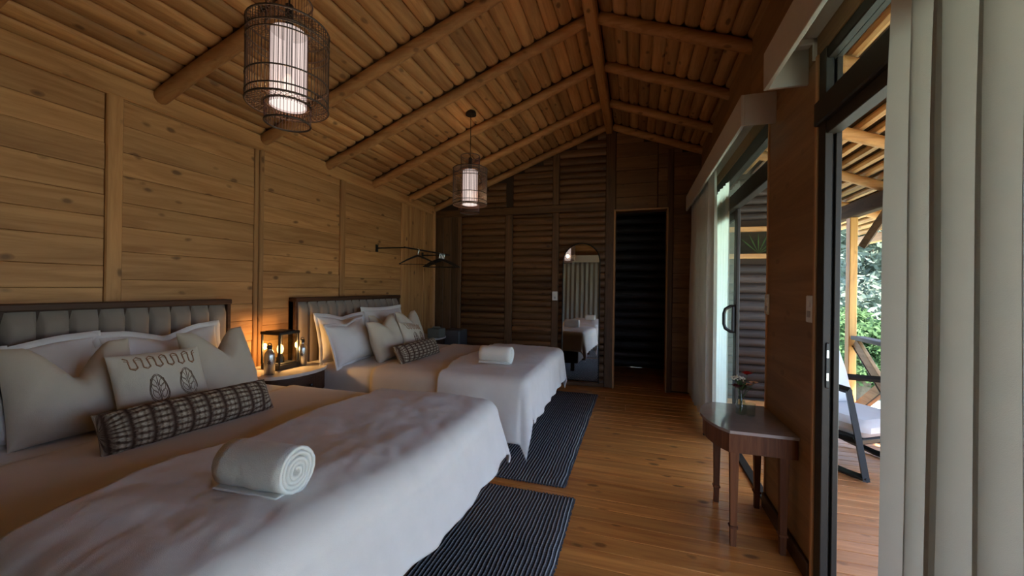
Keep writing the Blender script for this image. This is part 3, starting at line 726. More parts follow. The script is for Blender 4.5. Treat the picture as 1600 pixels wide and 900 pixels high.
# ------------------------------------------------------------------ rugs
def rug(label, x0, x1, y0, y1):
    o = thing('rug', label, 'rug', ((x0+x1)/2, (y0+y1)/2, 0)); hx, hy = (x1-x0)/2, (y1-y0)/2
    def f(u, v):
        return (-hx+2*hx*u, -hy+2*hy*v, .009+.0012*fn(u*6, v*8, x0))
    m = MB().grid(24, 40, f); w = obj('woven_field', m, rug_m, o, smooth=True); solidify(w, .008, -1)
    fr = MB()
    for ex in (-hx, hx):
        n = int(2*hy/.012)
        for k in range(n):
            yy = -hy+2*hy*(k+.5)/n; s = 1 if ex > 0 else -1; j = random.uniform(.004, .010)
            fr.box(ex, ex+s*j, yy-.0035, yy+.0035, .001, .0085)
    for ey in (-hy, hy):
        n = int(2*hx/.019)
        for k in range(n):
            xx = -hx+2*hx*(k+.5)/n; s = 1 if ey > 0 else -1
            fr.box(xx-.006, xx+.006, ey, ey+s*random.uniform(.006, .012), .001, .0085)
    stuff(obj('fringe', fr, rug_edge, o))
    return o
rug_edge = plain('rug_edge_cord', (.075, .078, .09), .95, var=.6, scale=120)
rug('blue-grey striped rug in the foreground beside the near bed', -1.30, -.322, .20, 2.287)
rug('blue-grey striped rug beside the far bed', -1.36, -.40, 2.405, 4.62)

# ------------------------------------------------------------------ bedside tables
def bedside(yc, label, rx=.50, ry=.255, ht=.60):
    t = thing('bedside_table', label, 'table', (XL+.0, yc, 0))
    def bow(g=0, n=20): return [(.012, -ry-g), ]+[((rx-.13)+(.13+g)*math.cos(th), (ry+g)*math.sin(th)) for th in [(-.5+k/n)*PI for k in range(n+1)]]+[(.012, ry+g)]
    obj('stone_top', MB().prism(bow(.012), ht-.022, ht), marble_m, t)
    obj('apron', MB().prism(bow(-.006), ht-.17, ht-.0225), dwood_y, t)
    dr = obj('drawer', MB().prism([(x+.004, y*.62) for x, y in bow(-.004)], ht-.155, ht-.045), dwood_y, t)
    obj('knob', MB().lathe([(.004, 0), (.006, .010), (.013, .016), (.013, .022), (.006, .027)], 12), black_m, dr, loc=(rx+.0, .0, ht-.10), rot=(0, PI/2, 0), smooth=True)
    for sx, sy in ((.06, -ry+.05), (.06, ry-.05), (rx-.13, -ry+.05), (rx-.13, ry-.05)):
        obj('leg', MB().lathe([(.012, 0), (.020, ht-.17)], 8, sx, sy, 0), dwood_z, t, smooth=True)
    return t
bedside(2.29, 'dark bow-fronted bedside table with cream marble top between the beds')
bedside(4.40, 'dark bedside table beyond the far bed, almost hidden in shade', .46, .24)
# lantern
def lantern(pos):
    L = thing('lantern', 'black framed glass lantern glowing on the marble bedside table', 'lamp', pos)
    h, s = .275, .088
    obj('base', MB().box(-s, s, -s, s, 0, .035, .003).box(-s+.012, s-.012, -s+.012, s-.012, .035, .042), black_m, L)
    for sx in (-1, 1):
        for sy in (-1, 1): obj('corner_post', MB().box(sx*s, sx*(s-.013), sy*s, sy*(s-.013), .035, h-.02, .0015), black_m, L)
    obj('top', MB().box(-s-.004, s+.004, -s-.004, s+.004, h-.022, h, .003).box(-s+.02, s-.02, -s+.02, s-.02, h, h+.004), black_m, L)
    for k, (a, b, c, d) in enumerate(((-s+.014, s-.014, -s+.003, -s+.005), (-s+.014, s-.014, s-.005, s-.003), (-s+.003, -s+.005, -s+.014, s-.014), (s-.005, s-.003, -s+.014, s-.014))):
        obj('glass_pane', MB().box(a, b, c, d, .044, h-.024), pane_m, L)
    sk = obj('lamp_holder', MB().lathe([(.028, .042), (.028, .075), (.02, .085), (.018, .105)], 16), black_m, L, smooth=True)
    obj('bulb', MB().lathe([(.012, 0), (.020, .012), (.023, .035), (.019, .055), (.008, .068)], 16), bulb_mat('warm_bulb', (1, .62, .26), 14), sk, loc=(0, 0, .106), smooth=True)
    l = D.lights.new('lantern_light', 'POINT'); l.energy = LANTERN_W; l.color = (1.0, .50, .17); l.shadow_soft_size = .028
    lo = D.objects.new('lantern_light', l); C.objects.link(lo); lo.parent = L; lo.location = (0, 0, .148)
    return L
lantern((-2.535, 2.305, .601))
def bottle(pos, label, rz):
    b = thing('metal_bottle', label, 'bottle', pos, rz)
    body = obj('body', MB().lathe([(.030, 0), (.034, .004), (.034, .125), (.031, .145), (.020, .162), (.015, .168), (.015, .175)], 24), steel_m, b, smooth=True, angle=50)
    cp = obj('cap', MB().lathe([(.016, .174), (.017, .177), (.017, .196), (.012, .200)], 16).tube([(0, .011*math.cos(t), .199+.016*math.sin(t)) for t in [PI*k/8 for k in range(9)]], .0035, 6), black_m, b, smooth=True, angle=50)
    em = MB()
    for k in range(6):
        th = k*PI/3+.2; u = Vector((math.cos(th), math.sin(th)))
        pts = []
        for t in (.15, .6, 1.0):
            a = u.x*.013*t/.0345; pts.append((.0345*math.cos(a), .0345*math.sin(a), .085+u.y*.017*t))
        em.tube(pts, [.0035, .0026, .0012], 5)
    obj('emblem', em, black_m, b)
    return b
bottle((-2.41, 2.105, .601), 'brushed metal bottle with black cap standing left of the lantern', -.75)
bottle((-2.46, 2.435, .601), 'brushed metal bottle with black cap standing right of the lantern', -.85)
bx = thing('tissue_box', 'small grey-green box on the bedside table beyond the far bed', 'box', (XL+.42, 4.34, .601)); 
obj('body', MB().box(-.08, .08, -.085, .085, 0, .115, .006), plain('grey_green_card', (.12, .13, .11), .7), bx); obj('tissue', MB().box(-.05, .05, -.018, .018, .115, .135, .008), plain('grey_tissue', (.20, .21, .19), .9), bx)
fr = thing('storage_box', 'dark grey square cabinet low in the back left corner', 'cabinet', (-2.28, 4.80, 0))
obj('body', MB().box(-.115, .115, -.12, .12, 0, .66, .008), plain('dark_grey_panel', (.07, .072, .075), .5), fr); obj('door', MB().box(-.108, .108, -.135, -.121, .03, .65, .006), plain('slate_grey_door', (.09, .092, .095), .45), fr)

# ------------------------------------------------------------------ pendant lamps
def pendant(x, y, label, drop_top):
    P = thing('pendant_lamp', label, 'lamp', (x, y, 0))
    obj('canopy', MB().lathe([(.050, 0), (.050, .02), (.042, .034)], 24), black_m, P, loc=(0, 0, drop_top-.028), smooth=True, angle=40)
    obj('cord', MB().tube([(0, 0, 2.40), (0, 0, drop_top-.02)], .0032, 6), black_m, P)
    ro, ri, rs = .157, .088, .070
    sh = obj('lamp_shade', MB().lathe([(rs, 1.985), (rs, 2.30)], 40, cap=False), shade_m, P, smooth=True)
    stp = MB()
    for k in range(44):
        th = 2*PI*k/44; stp.tube([((rs+.002)*math.cos(th), (rs+.002)*math.sin(th), 1.985), ((rs+.002)*math.cos(th), (rs+.002)*math.sin(th), 2.30)], .0013, 4, cap=False)
    stuff(obj('shade_ribs', stp, wick_red, P))
    obj('diffuser', MB().lathe([(.002, 1.992), (rs-.003, 1.992), (rs-.003, 1.996), (.002, 1.996)], 32, cap=False), diff_m, P)
    bl = obj('bulb', MB().lathe([(.004, .05), (.020, .03), (.03, 0), (.026, -.022), (.004, -.032)], 16), bulb_mat('bulb_glow', (1, .78, .6), 3), P, loc=(0, 0, 2.07), smooth=True)
    obj('socket', MB().lathe([(.012, 2.12), (.016, 2.16), (.016, 2.42)], 10), black_m, P, smooth=True, angle=40)
    cage = MB(); inner = MB()
    for k in range(64):
        th = 2*PI*k/64; c, s = math.cos(th), math.sin(th); cage.tube([(ro*c, ro*s, 1.985), (ro*c, ro*s, 2.315)], .0017, 4, cap=False)
    for k in range(44):
        th = 2*PI*(k+.5)/44; c, s = math.cos(th), math.sin(th)
        for za, zb in ((1.912, 1.995), (2.305, 2.435)): inner.tube([(ri*c, ri*s, za), (ri*c, ri*s, zb)], .0013, 4, cap=False)
    stuff(obj('outer_cane', cage, wicker_m, P)); stuff(obj('inner_cane', inner, wick_red, P))
    for nm, r, z, t in (('ring', ro, 1.985, .0042), ('ring', ro, 2.015, .003), ('ring', ro, 2.085, .0032), ('ring', ro, 2.235, .003), ('ring', ro, 2.262, .003), ('ring', ro, 2.315, .0042), ('ring', ri, 1.912, .0042), ('ring', ri, 1.992, .004), ('ring', ri, 2.31, .004), ('ring', ri, 2.435, .0042)):
        obj(nm, MB().tube([(r*math.cos(2*PI*k/40), r*math.sin(2*PI*k/40), z) for k in range(40)], t, 6, closed=True), wicker_m, P, smooth=True)
    for z in (1.985, 2.315):
        lt = MB()
        for k in range(40):
            for tw in (.42, -.42):
                a = 2*PI*k/40; lt.tube([(ri*math.cos(a), ri*math.sin(a), z), (ro*math.cos(a+tw), ro*math.sin(a+tw), z)], .0011, 4, cap=False)
        stuff(obj('lattice', lt, wicker_m, P))
    l = D.lights.new('pendant_light', 'POINT'); l.energy = PENDANT_W; l.color = (1.0, .58, .30); l.shadow_soft_size = .03
    lo = D.objects.new('pendant_light', l); C.objects.link(lo); lo.parent = P; lo.location = (0, 0, 2.07)
    return P
pendant(-1.432, 1.325, 'dark cane pendant lamp hanging nearest the camera over the near bed', roofz(-1.455)+.03)
pendant(-1.475, 3.37, 'smaller-looking dark cane pendant lamp hanging on a cord over the far bed', roofz(-1.475)+.03)

# ------------------------------------------------------------------ wall fittings
def switch(name, label, M, w=.07, h=.115):
    o = thing(name, label, 'switch'); o.matrix_world = M
    p = obj('plate', MB().box(-w/2, w/2, -h/2, h/2, 0, .008, .003), white_m, o)
    for zz in (-.022, .022): obj('rocker', MB().box(-.014, .014, zz-.014, zz+.014, .008, .012, .002), plain('rocker_grey', (.45, .44, .42), .4) if zz < 0 else white_m, p)
    return o
MR = lambda y, z: Matrix(((0, 0, -1, XR), (-1, 0, 0, y), (0, 1, 0, z), (0, 0, 0, 1)))
switch('light_switch', 'white light switch on the wall beside the far sliding door, above the console table', MR(2.592-.03, 1.147))
switch('light_switch', 'white double light switch on the wall beside the near sliding door frame', MR(1.985, 1.147))
switch('light_switch', 'small white light switch on the dark back wall left of the mirror', Matrix(((1, 0, 0, -.99), (0, 0, -1, YB-.015), (0, 1, 0, 1.125), (0, 0, 0, 1))))
# arched mirror
mr = thing('arched_mirror', 'tall arched mirror with thin black frame leaning by the doorway', 'mirror', (-.652, YB-.075, .055))
def arch(w, h, n=18): return [(-w/2, 0), (w/2, 0)]+[(w/2*math.cos(PI*k/n), h-w/2+w/2*math.sin(PI*k/n)) for k in range(n+1)]
def arch_mb(w, h, y0, y1):
    p = arch(w, h); n = len(p); return MB().add([(x, y0, z) for x, z in p]+[(x, y1, z) for x, z in p], [tuple(range(n)), tuple(range(n, 2*n))[::-1]]+[(i, n+i, n+(i+1) % n, (i+1) % n) for i in range(n)])
obj('backing', arch_mb(.452, 1.735, .004, .02), black_m, mr); obj('mirror_pane', arch_mb(.446, 1.732, .0, .003), mirror_m, mr)
pp = arch(.458, 1.738); obj('frame', MB().tube([(x, .006, z) for x, z in pp], .010, 6, closed=True), black_m, mr, smooth=True)
mr.rotation_euler = (-.018, 0, 0)
# clothes rail with hangers
rl = thing('clothes_rail', 'thin black clothes rail on the wall beyond the far bed', 'rail', (0, 0, 0))
obj('bar', MB().tube([(-2.36, 3.68, 1.64), (-2.36, 4.75, 1.645)], .009, 8), black_m, rl, smooth=True)
for yy in (3.72, 4.70): obj('bracket', MB().tube([(-2.36, yy, 1.642), (XL+.0, yy, 1.642)], .008, 8).box(XL, XL+.008, yy-.02, yy+.02, 1.60, 1.68), black_m, rl)
def hanger(y, label, rz, grp='black clothes hangers on the rail'):
    h = thing('clothes_hanger', label, 'hanger', (-2.36, y, 1.642), rz, grp)
    obj('hook', MB().tube([(.0+.014*math.sin(t), 0, .0-.003+.014*math.cos(t)) for t in [-1.6+k*.45 for k in range(9)]]+[(.004, 0, -.04), (0, 0, -.075)], .0025, 6), steel_m, h, smooth=True)
    obj('shoulders', MB().tube([(-.215, 0, -.165), (-.12, 0, -.115), (-.04, 0, -.082), (0, 0, -.070), (.04, 0, -.082), (.12, 0, -.115), (.215, 0, -.165)], [.006, .010, .011, .012, .011, .010, .006], 8).tube([(-.21, 0, -.168), (.21, 0, -.168)], .004, 6), black_m, h, smooth=True)
    return h
hanger(3.95, 'black clothes hanger on the rail nearest the far headboard', .25, None)
for k, yy in enumerate((4.46, 4.50, 4.54, 4.58)): hanger(yy, ['black clothes hanger first of the bunch near the back corner', 'black clothes hanger second of the bunch near the back corner', 'black clothes hanger third of the bunch near the back corner', 'black clothes hanger last of the bunch, closest to the dark back wall'][k], .12+.05*k)

# ------------------------------------------------------------------ curtain boxes and curtains
def pelmet(label, y0, y1, end_near, end_far):
    p = thing('curtain_box', label, 'pelmet', (0, 0, 0))
    obj('front_board', MB().box(XR-.17, XR-.152, y0, y1, 2.135, 2.305, .002), ply_white, p)
    obj('top_board', MB().box(XR-.152, XR, y0, y1, 2.29, 2.305, .001), ply_white, p)
    if end_near: obj('end_board', MB().box(XR-.152, XR, y0, y0+.016, 2.135, 2.29, .001), ply_white, p)
    if end_far: obj('end_board', MB().box(XR-.152, XR, y1-.016, y1, 2.135, 2.29, .001), ply_white, p)
    obj('curtain_track', MB().box(XR-.10, XR-.075, y0+.02, y1-.02, 2.266, 2.29), white_m, p)
    obj('bracket', MB().box(XR-.06, XR, y1-.10, y1-.085, 2.27, 2.29).box(XR-.012, XR, y1-.10, y1-.085, 2.20, 2.29), white_m, p)
    return p
pelmet('pale boxed curtain pelmet over the near sliding door', -.75, 2.06, False, True)
pelmet('pale boxed curtain pelmet over the far sliding door, its square end showing', 2.458, 4.95, True, False)
def curtain(label, x, y0, y1, z0, z1, lam, amp, mat, nfold_seed=0, thick=.003, taper=0, axis='Y'):
    L = y1-y0; nu = int(L/lam*14)+2
    def f(u, v):
        s = (u-.0)*L; yy = y0+s; k = fn(s*4, nfold_seed, 1)
        a = amp*(.75+.35*fn(s*7, nfold_seed, 3))*(1-.35*sstep(v*2-1.2)); 
        ph = 2*PI*s/lam+1.6*fn(s*3.0, nfold_seed, 5)
        xx = x+a*math.sin(ph)+.012*fn(s*5, v*2, nfold_seed)
        yy += .25*a*math.sin(2*ph)+taper*(1-v)*(u-.5)
        return (xx, yy, z0+(z1-z0)*v) if axis == 'Y' else (yy, xx, z0+(z1-z0)*v)
    o = obj('curtain', MB().grid(nu, 14, f), mat, smooth=True)
    if thick > .0015: solidify(o, thick, 0)
    return tag(o, label, 'curtain')
curtain('heavy grey-beige curtain hanging close to the camera at the right edge', .628, .80, 1.208, .03, 2.265, .086, .056, curtain_m, 3, thick=.001, taper=.05)
curtain('heavy grey curtain gathered at the far sliding door', .615, 3.62, 4.92, .05, 2.265, .115, .038, curtain2_m, 8, thick=.001, taper=.10)
curtain('bright white sheer curtain lit from behind at the far sliding door', .705, 3.53, 4.45, .04, 2.10, .10, .018, sheer_m, 5, thick=.001)
curtain('long grey curtain behind the camera, seen only in the arched mirror', YF+.16, -2.55, .45, .03, 2.25, .13, .045, curtain_m, 12, axis='X')
p = thing('curtain_box', 'pale pelmet over the curtain that only the arched mirror shows', 'pelmet'); obj('front_board', MB().box(-2.65, .55, YF+.24, YF+.258, 2.20, 2.40, .002), ply_white, p); obj('top_board', MB().box(-2.65, .55, YF+.02, YF+.24, 2.385, 2.40, .001), ply_white, p)
o = obj('curtain_weight', MB().lathe([(.004, .0), (.012, .004), (.014, .018), (.010, .03), (.004, .034)], 12), black_m, loc=(.565, 3.62, .012), smooth=True); tag(o, 'small black weight at the foot of the far curtain', 'weight')

# ------------------------------------------------------------------ console table
ct = thing('console_table', 'bow-fronted mahogany console table with glossy stone top against the right wall', 'table', (XR, 2.333, 0))
def bowf(g=0):
    pts = [(-.002, -.243-g), (-.283, -.243-g)]
    for k in range(1, 12):
        t = k/12; yy = -.243+(.486)*t; pts.append((-.283-.082*math.sin(PI*t)**.75-g, yy))
    return pts+[(-.283, .243+g), (-.002, .243+g)]
obj('stone_top', MB().prism(bowf(.008), .548, .562), marble2_m, ct)
obj('apron', MB().prism(bowf(-.006), .455, .5475), dwood_z, ct)
for sx, sy in ((-.255, -.205), (-.255, .205), (-.05, -.205), (-.05, .205)):
    lg = obj('leg', MB().add([(sx+a*s, sy+b*s, z) for z, s in ((0, .012), (.456, .019)) for a, b in ((-1, -1), (1, -1), (1, 1), (-1, 1))], [(0, 3, 2, 1), (4, 5, 6, 7), (0, 1, 5, 4), (1, 2, 6, 5), (2, 3, 7, 6), (3, 0, 4, 7)]), dwood_z, ct)
    obj('collar', MB().box(sx-.019, sx+.019, sy-.019, sy+.019, .085, .098, .003), dwood_z, lg)
va = thing('flower_vase', 'slender clear glass vase holding flowers on the console table', 'vase', (.545, 2.375, .563))
vg = glass('vase_glass', (.86, .90, .88))
obj('bottle_body', MB().lathe([(.022, .0), (.026, .006), (.027, .045), (.020, .075), (.012, .10), (.012, .13), (.018, .150), (.030, .165)], 20, cap=False), vg, va, smooth=True)
obj('water', MB().lathe([(.021, .003), (.025, .008), (.0255, .042), (.0195, .070)], 16), glass('water', (.78, .86, .82)), va, smooth=True)
gl = obj('glass_tumbler', MB().lathe([(.019, 0), (.021, .004), (.023, .065), (.0215, .065), (.019, .006)], 18), vg, loc=(.588, 2.36, .563), smooth=True); tag(gl, 'small glass tumbler beside the vase on the console table', 'glass')
def blossom(name, label, cx, cy, cz, kind, mat, mat2):
    f = thing(name, label, 'flower', (cx, cy, cz))
    bx0, by0, bz0 = .545-cx, 2.375-cy, .575-cz
    obj('stem', MB().tube([(bx0, by0, bz0), (bx0*.9, by0*.9, bz0*.55), (bx0*.4, by0*.4, bz0*.25), (0, 0, -.004)], .0016, 5), leaf2_m, f, smooth=True)
    if kind == 'spray':
        mb = MB(); rnd = random.Random(3)
        for k in range(46):
            a = rnd.uniform(0, 2*PI); r = .034*rnd.random()**.5; q = (r*math.cos(a), r*math.sin(a), .012-.4*r+rnd.uniform(-.006, .006)); mb.lathe([(.001, -.002), (.0042, 0), (.0035, .003), (.001, .0042)], 6, *q)
        stuff(obj('florets', mb, mat, f, smooth=True))
    else:
        n = 14 if kind == 'daisy' else 9
        pet = MB()
        for ring, (rr, tilt) in enumerate(((.028, .25), (.020, .7), (.012, 1.1)) if kind == 'rose' else ((.022, .2),)):
            for k in range(n):
                a = 2*PI*(k+.5*ring)/n; ca, sa = math.cos(a), math.sin(a); tt = math.cos(tilt), math.sin(tilt)
                wdt = rr*.42
                P_ = lambda s, w_: (ca*rr*s*tt[0]-sa*w_, sa*rr*s*tt[0]+ca*w_, rr*s*tt[1]+.15*rr*s*s)
                pet.add([P_(.05, -wdt*.3), P_(.05, wdt*.3), P_(.6, wdt), P_(1, wdt*.4), P_(1, -wdt*.4), P_(.6, -wdt)], [(0, 1, 2, 5), (5, 2, 3, 4)])
        obj('petals', pet, mat, f, smooth=True); obj('eye', MB().lathe([(.006, -.002), (.007, .003), (.003, .008)], 10), mat2, f, smooth=True)
    return f
red_p, org_p, crm_p, dk_p = (plain(n, c, .6) for n, c in (('red_petal', (.55, .015, .012)), ('peach_petal', (.85, .42, .20)), ('cream_floret', (.80, .74, .58)), ('dark_eye', (.08, .03, .01))))
mar_p = plain('maroon_petal', (.12, .014, .02), .6)
blossom('red_flower', 'red flower at the top of the vase', .578, 2.40, .772, 'rose', red_p, dk_p)
blossom('cream_flower_spray', 'spray of tiny cream flowers in the vase', .525, 2.36, .755, 'spray', crm_p, dk_p)
blossom('peach_flower', 'peach flower leaning right out of the vase', .600, 2.36, .735, 'daisy', org_p, dk_p)
blossom('peach_flower', 'peach flower lower down in the vase, nearest the camera', .568, 2.335, .728, 'daisy', org_p, dk_p)
blossom('maroon_flower', 'dark maroon flower drooping over the vase rim', .520, 2.345, .712, 'rose', mar_p, dk_p)
lv = MB()
for k in range(9):
    a = k*.7; r = .045+.015*(k % 3); b_ = Vector((.545, 2.375, .69)); t_ = b_+Vector((r*math.cos(a), r*math.sin(a), .02+.012*(k % 4))); s_ = Vector((-math.sin(a), math.cos(a), 0))*.010; m_ = b_.lerp(t_, .55)+Vector((0, 0, .012))
    lv.add([b_, m_-s_, t_, m_+s_], [(0, 1, 2, 3)])
o = obj('leaf_sprig', lv, leaf2_m); tag(o, 'green leaves under the flowers in the vase', 'leaves')

# ------------------------------------------------------------------ outside: deck, roof, railing, chair
DZ = -.12
dk = struct('veranda_deck', MB().box(XR+.125, 2.45, YF, 5.3, DZ-.12, DZ-.03), back_m)
y = YF
while y < 5.3:
    obj('plank', MB().box(XR+.122, 2.42, y+.003, y+.099, DZ-.028, DZ+random.uniform(-.001, .001), .003), deck_m, dk); y += .102
vr = struct('veranda_roof', None)
beam_m = wood('weathered_dark_beam', 'Y', (.05, .028, .016), (.10, .055, .03), rough=.9, knots=.2, spec=.1)
mb = MB(); x0, x1 = XO+.01, 3.0
z0, z1 = roofz(x0)+.06, roofz(x1)+.06
mb.add([(x0, YF, z0), (x1, YF, z1), (x1, 6.6, z1), (x0, 6.6, z0), (x0, YF, z0+.03), (x1, YF, z1+.03), (x1, 6.6, z1+.03), (x0, 6.6, z0+.03)], [(0, 3, 2, 1), (4, 5, 6, 7), (0, 1, 5, 4), (1, 2, 6, 5), (2, 3, 7, 6), (3, 0, 4, 7)])
obj('roof_deck', mb, pine_back, vr)
x = x0+.05; 
while x < x1:
    for a, b in ((YF, 2.4), (2.41, 6.6)):
        n = int((b-a)/.35)+2
        obj('pole', log_tube((x, a, roofz(x)+.03), (x, b, roofz(x)+.03), .034, x*9+a, 8, n), out_y, vr, smooth=True)
    x += .105
for i, yy in enumerate((-.5, .35, 1.2, 2.05, 2.9, 3.75, 4.6, 5.45)):
    obj('rafter', log_tube((x0-.02, yy, roofz(x0)-.05), (x1, yy, roofz(x1)-.05), .045, i*2.3), out_x, vr, smooth=True)
obj('eave_beam', MB().box(2.16, 2.26, YF, 6.6, 2.02, 2.17, .01), beam_m, vr)
obj('outer_beam', MB().box(2.86, 2.94, YF, 6.6, 1.86, 1.97, .008), out_y, vr)
for i, (a, b) in enumerate((((2.21, 4.90, 1.70), (2.21, 4.40, 2.06)),)):
    obj('diagonal_brace', MB().tube([a, b], .042, 4), beam_m, vr)
for i, yy in enumerate((5.11,)):
    o = obj('veranda_post', MB().box(2.17, 2.24, yy-.045, yy+.045, DZ, 2.02, .006), out_z); tag(o, ['square orange wooden veranda post at the railing, seen through the open door', 'square orange veranda post hidden behind the near curtain', 'square orange veranda post outside, behind the camera'][i], 'post')
rg = thing('railing', 'veranda railing with dark top rail and crossed diagonal boards', 'railing', (0, 0, 0))
obj('top_rail', MB().box(2.17, 2.29, 2.475, 5.035, .725, .765, .006), dwood_y, rg)
obj('bottom_rail', MB().box(2.19, 2.25, 2.475, 5.035, DZ+.08, DZ+.14, .004), out_y, rg)
for a, b in (((2.22, 5.03, .70), (2.22, 4.10, .02)), ((2.24, 5.03, .02), (2.24, 4.10, .70)), ((2.22, 4.04, .70), (2.22, 3.14, .02)), ((2.24, 4.04, .02), (2.24, 3.14, .70))):
    d = Vector(b)-Vector(a); L = d.length; an = math.atan2(d.z, -d.y)
    br = obj('diagonal_board', MB().box(-.018, .018, -L/2, L/2, -.05, .05, .004), out_y, rg, loc=((a[0]+b[0])/2, (a[1]+b[1])/2, (a[2]+b[2])/2), rot=(-math.atan2(d.z, d.y) if False else math.atan2(d.z, d.y), 0, 0))
    obj('dark_edge', MB().box(-.022, .020, -L/2, L/2, .050, .064, .002), dwood_y, br)
for yy in (4.07, 3.10): obj('railing_post', MB().box(2.19, 2.26, yy-.035, yy+.035, DZ, .725, .004), out_z, rg)
# rocking chair: local +x is the front, +y the far side
rk = thing('rocking_chair', 'black framed rocking chair with pale cushions on the veranda deck', 'chair', (1.615, 3.88, DZ), -1.01)
def side(y):
    m = MB()
    front = [(.385, y, .012), (.330, y, .30), (.262, y, .625)]
    m.tube(front, [.027, .026, .025], 4)
    m.tube([(.275, y, .62), (.10, y, .635), (-.18, y, .60), (-.34, y, .57)], .026, 4)
    return m
for yv in (-.30, .30):
    obj('side_frame', side(yv), black_m, rk)
    obj('rocker', MB().tube([(.395, yv, .030), (.26, yv, .022), (.05, yv, .026), (-.18, yv, .055), (-.36, yv, .10), (-.42, yv, .125)], .024, 4), black_m, rk)
    obj('rear_leg', MB().tube([(-.30, yv, .09), (-.33, yv, .58)], .023, 4), black_m, rk)
obj('seat_frame', MB().box(-.33, .33, -.29, .29, .24, .283, .008), black_m, rk)
obj('back_frame', MB().add([(-.23, -.28, .26), (-.20, -.28, .26), (-.36, -.28, .78), (-.33, -.28, .78), (-.23, .28, .26), (-.20, .28, .26), (-.36, .28, .78), (-.33, .28, .78)], [(0, 1, 3, 2), (4, 6, 7, 5), (0, 4, 5, 1), (2, 3, 7, 6), (0, 2, 6, 4), (1, 5, 7, 3)]), black_m, rk)
obj('seat_cushion', MB().box(-.22, .36, -.265, .265, .285, .415, .045), cush_grey, rk, smooth=True)
Sb = pillow_fn(.52, .48, .15, 0, .03, 3, p=4); bc = obj('back_cushion', pillow_mb(Sb, w=.52, h=.48), cush_grey, rk, smooth=True)
bc.matrix_local = pose((-.10, 0, .405), 0, .26)

# ------------------------------------------------------------------ annex wall seen through the far door
annex_x = wood('dark_annex_log', 'X', (.022, .014, .011), (.06, .040, .032), rough=.6, knots=.3, tint=.3, bump=.6)
wx = struct('wall_annex', MB().box(XO, 1.78, 5.26, 5.36, DZ, 2.6), back_m)
z = DZ
while z < 2.5:
    h = random.uniform(.085, .125)
    if not (1.62 < z+h and z < 1.94):
        me = halflog(.93, h*1.05, .042, seed=z*5, taper=.9, nlen=10).mesh('log', True, 50); me.materials.append(annex_x)
        o = obj('log', me, None, wx); o.matrix_world = Matrix(((1, 0, 0, XO+.01), (0, 0, -1, 5.26), (0, 1, 0, z+h/2), (0, 0, 0, 1)))
    z += h
obj('window_rail', MB().box(XO, 1.78, 5.195, 5.26, 1.915, 1.97, .004), out_x, wx); obj('window_rail', MB().box(XO, 1.78, 5.195, 5.26, 1.60, 1.655, .004), out_x, wx)
obj('base_rail', MB().box(XO, 1.78, 5.18, 5.26, DZ, DZ+.07, .004), out_x, wx)
obj('window_pane', MB().box(XO, 1.78, 5.235, 5.245, 1.655, 1.915), pane_m, wx)
pf = MB()  # leaf blades modelled in place of greenery reflected in the window pane
for k in range(6):
    a = .45+k*.38; b0 = Vector((1.36, 5.222, 1.66)); tip = b0+Vector((.27*math.cos(a), -.006, min(.235, .25*abs(math.sin(a)))))
    sdv = Vector((-math.sin(a), 0, math.cos(a)))*.007; md = b0.lerp(tip, .55); pf.add([b0, md-sdv, tip, md+sdv], [(0, 1, 2, 3)])
o = obj('frond_reflection', pf, leaf_material('reflected_frond', (.09, .17, .06)), loc=(0, 0, 0)); tag(o, 'green leaf blades standing in for greenery reflected in the annex window', 'reflection')

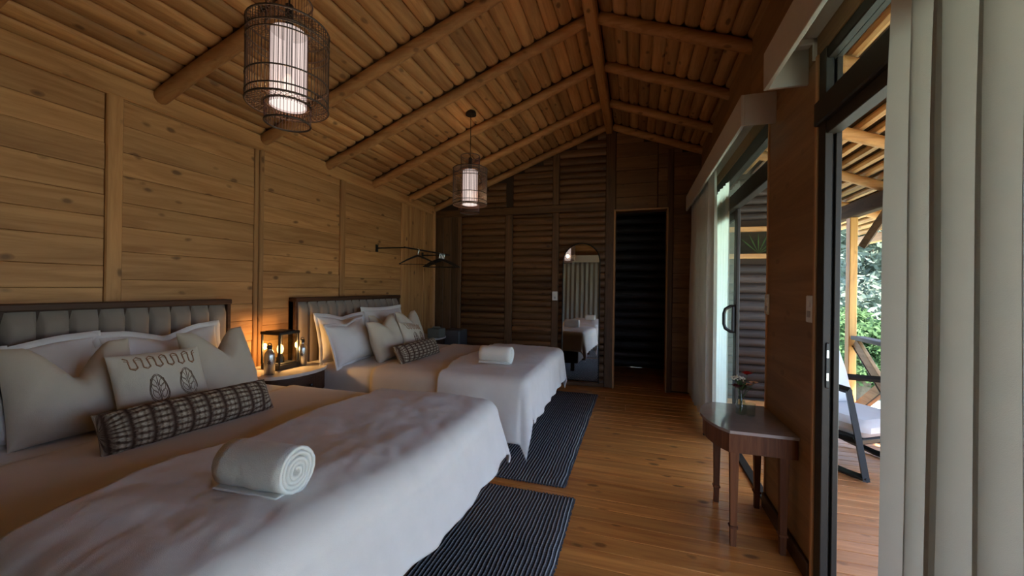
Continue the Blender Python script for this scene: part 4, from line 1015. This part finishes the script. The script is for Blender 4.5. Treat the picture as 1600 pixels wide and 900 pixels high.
# ------------------------------------------------------------------ garden
gd = struct('ground', MB().grid(40, 40, lambda u, v: (-30+90*u, -40+90*v, -.75+.25*fn(u*9, v*9, 2)+max(0, (u*90-30-9))*.10)), grass_m)
def tree(x, y, h, r, label, seed, mat=leaf_m, n=6500, group='trees behind the veranda'):
    rnd = random.Random(seed); zb = -.75+max(0, x-9)*.10
    t = thing('tree', label, 'tree', (x, y, zb), 0, None)
    obj('trunk', MB().tube([(0, 0, -.2), (.1, .05, h*.3), (-.05, .1, h*.6), (.05, 0, h*.9)], [.16, .13, .09, .03], 8), bark_m, t, smooth=True)
    mb = MB(); cl = []
    for k in range(26):
        a = rnd.uniform(0, 2*PI); e = rnd.uniform(.12, 1.0); rr = r*(1-.75*abs(e-.45))*rnd.random()**.5; cl.append(Vector((rr*math.cos(a), rr*math.sin(a), h*e)))
    for k in range(n):
        c = cl[k % 26]; p = c+Vector((rnd.gauss(0, 1), rnd.gauss(0, 1), rnd.gauss(0, .8)))*r*.22
        d = Vector((rnd.gauss(0, 1), rnd.gauss(0, 1), rnd.gauss(0, .7))).normalized(); s = d.cross(Vector((rnd.gauss(0, 1), rnd.gauss(0, 1), rnd.gauss(0, 1)))).normalized(); L = rnd.uniform(.07, .14)*(.6 if h < 2 else 1+.12*(h-4))
        mb.add([p-d*L, p+s*L*.38, p+d*L, p-s*L*.38], [(0, 1, 2, 3)])
    stuff(obj('foliage', mb, mat, t))
    return t
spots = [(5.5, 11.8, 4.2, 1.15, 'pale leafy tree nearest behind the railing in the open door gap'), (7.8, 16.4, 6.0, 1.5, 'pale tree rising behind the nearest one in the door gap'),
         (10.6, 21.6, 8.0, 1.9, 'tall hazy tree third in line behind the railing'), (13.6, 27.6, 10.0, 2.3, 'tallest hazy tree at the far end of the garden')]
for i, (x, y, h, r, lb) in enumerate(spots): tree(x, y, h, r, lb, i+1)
for i, (x, y, h, r, lb) in enumerate(((4.1, 9.2, 1.35, .42, 'green shrub low behind the railing by the chair back'), (4.75, 9.5, 1.3, .42, 'green shrub low behind the crossed railing boards'), (4.6, 10.8, 1.5, .42, 'green shrub behind the other low shrubs'))):
    t = tree(x, y, h, r, lb, i+20, leaf2_m, 3500); t.name = 'shrub'; t['category'] = 'shrub'
tree(2.2, 10.8, 4.6, 1.1, 'tree beyond the log annex, glimpsed green over the far door', 40, leaf2_m, 2200)
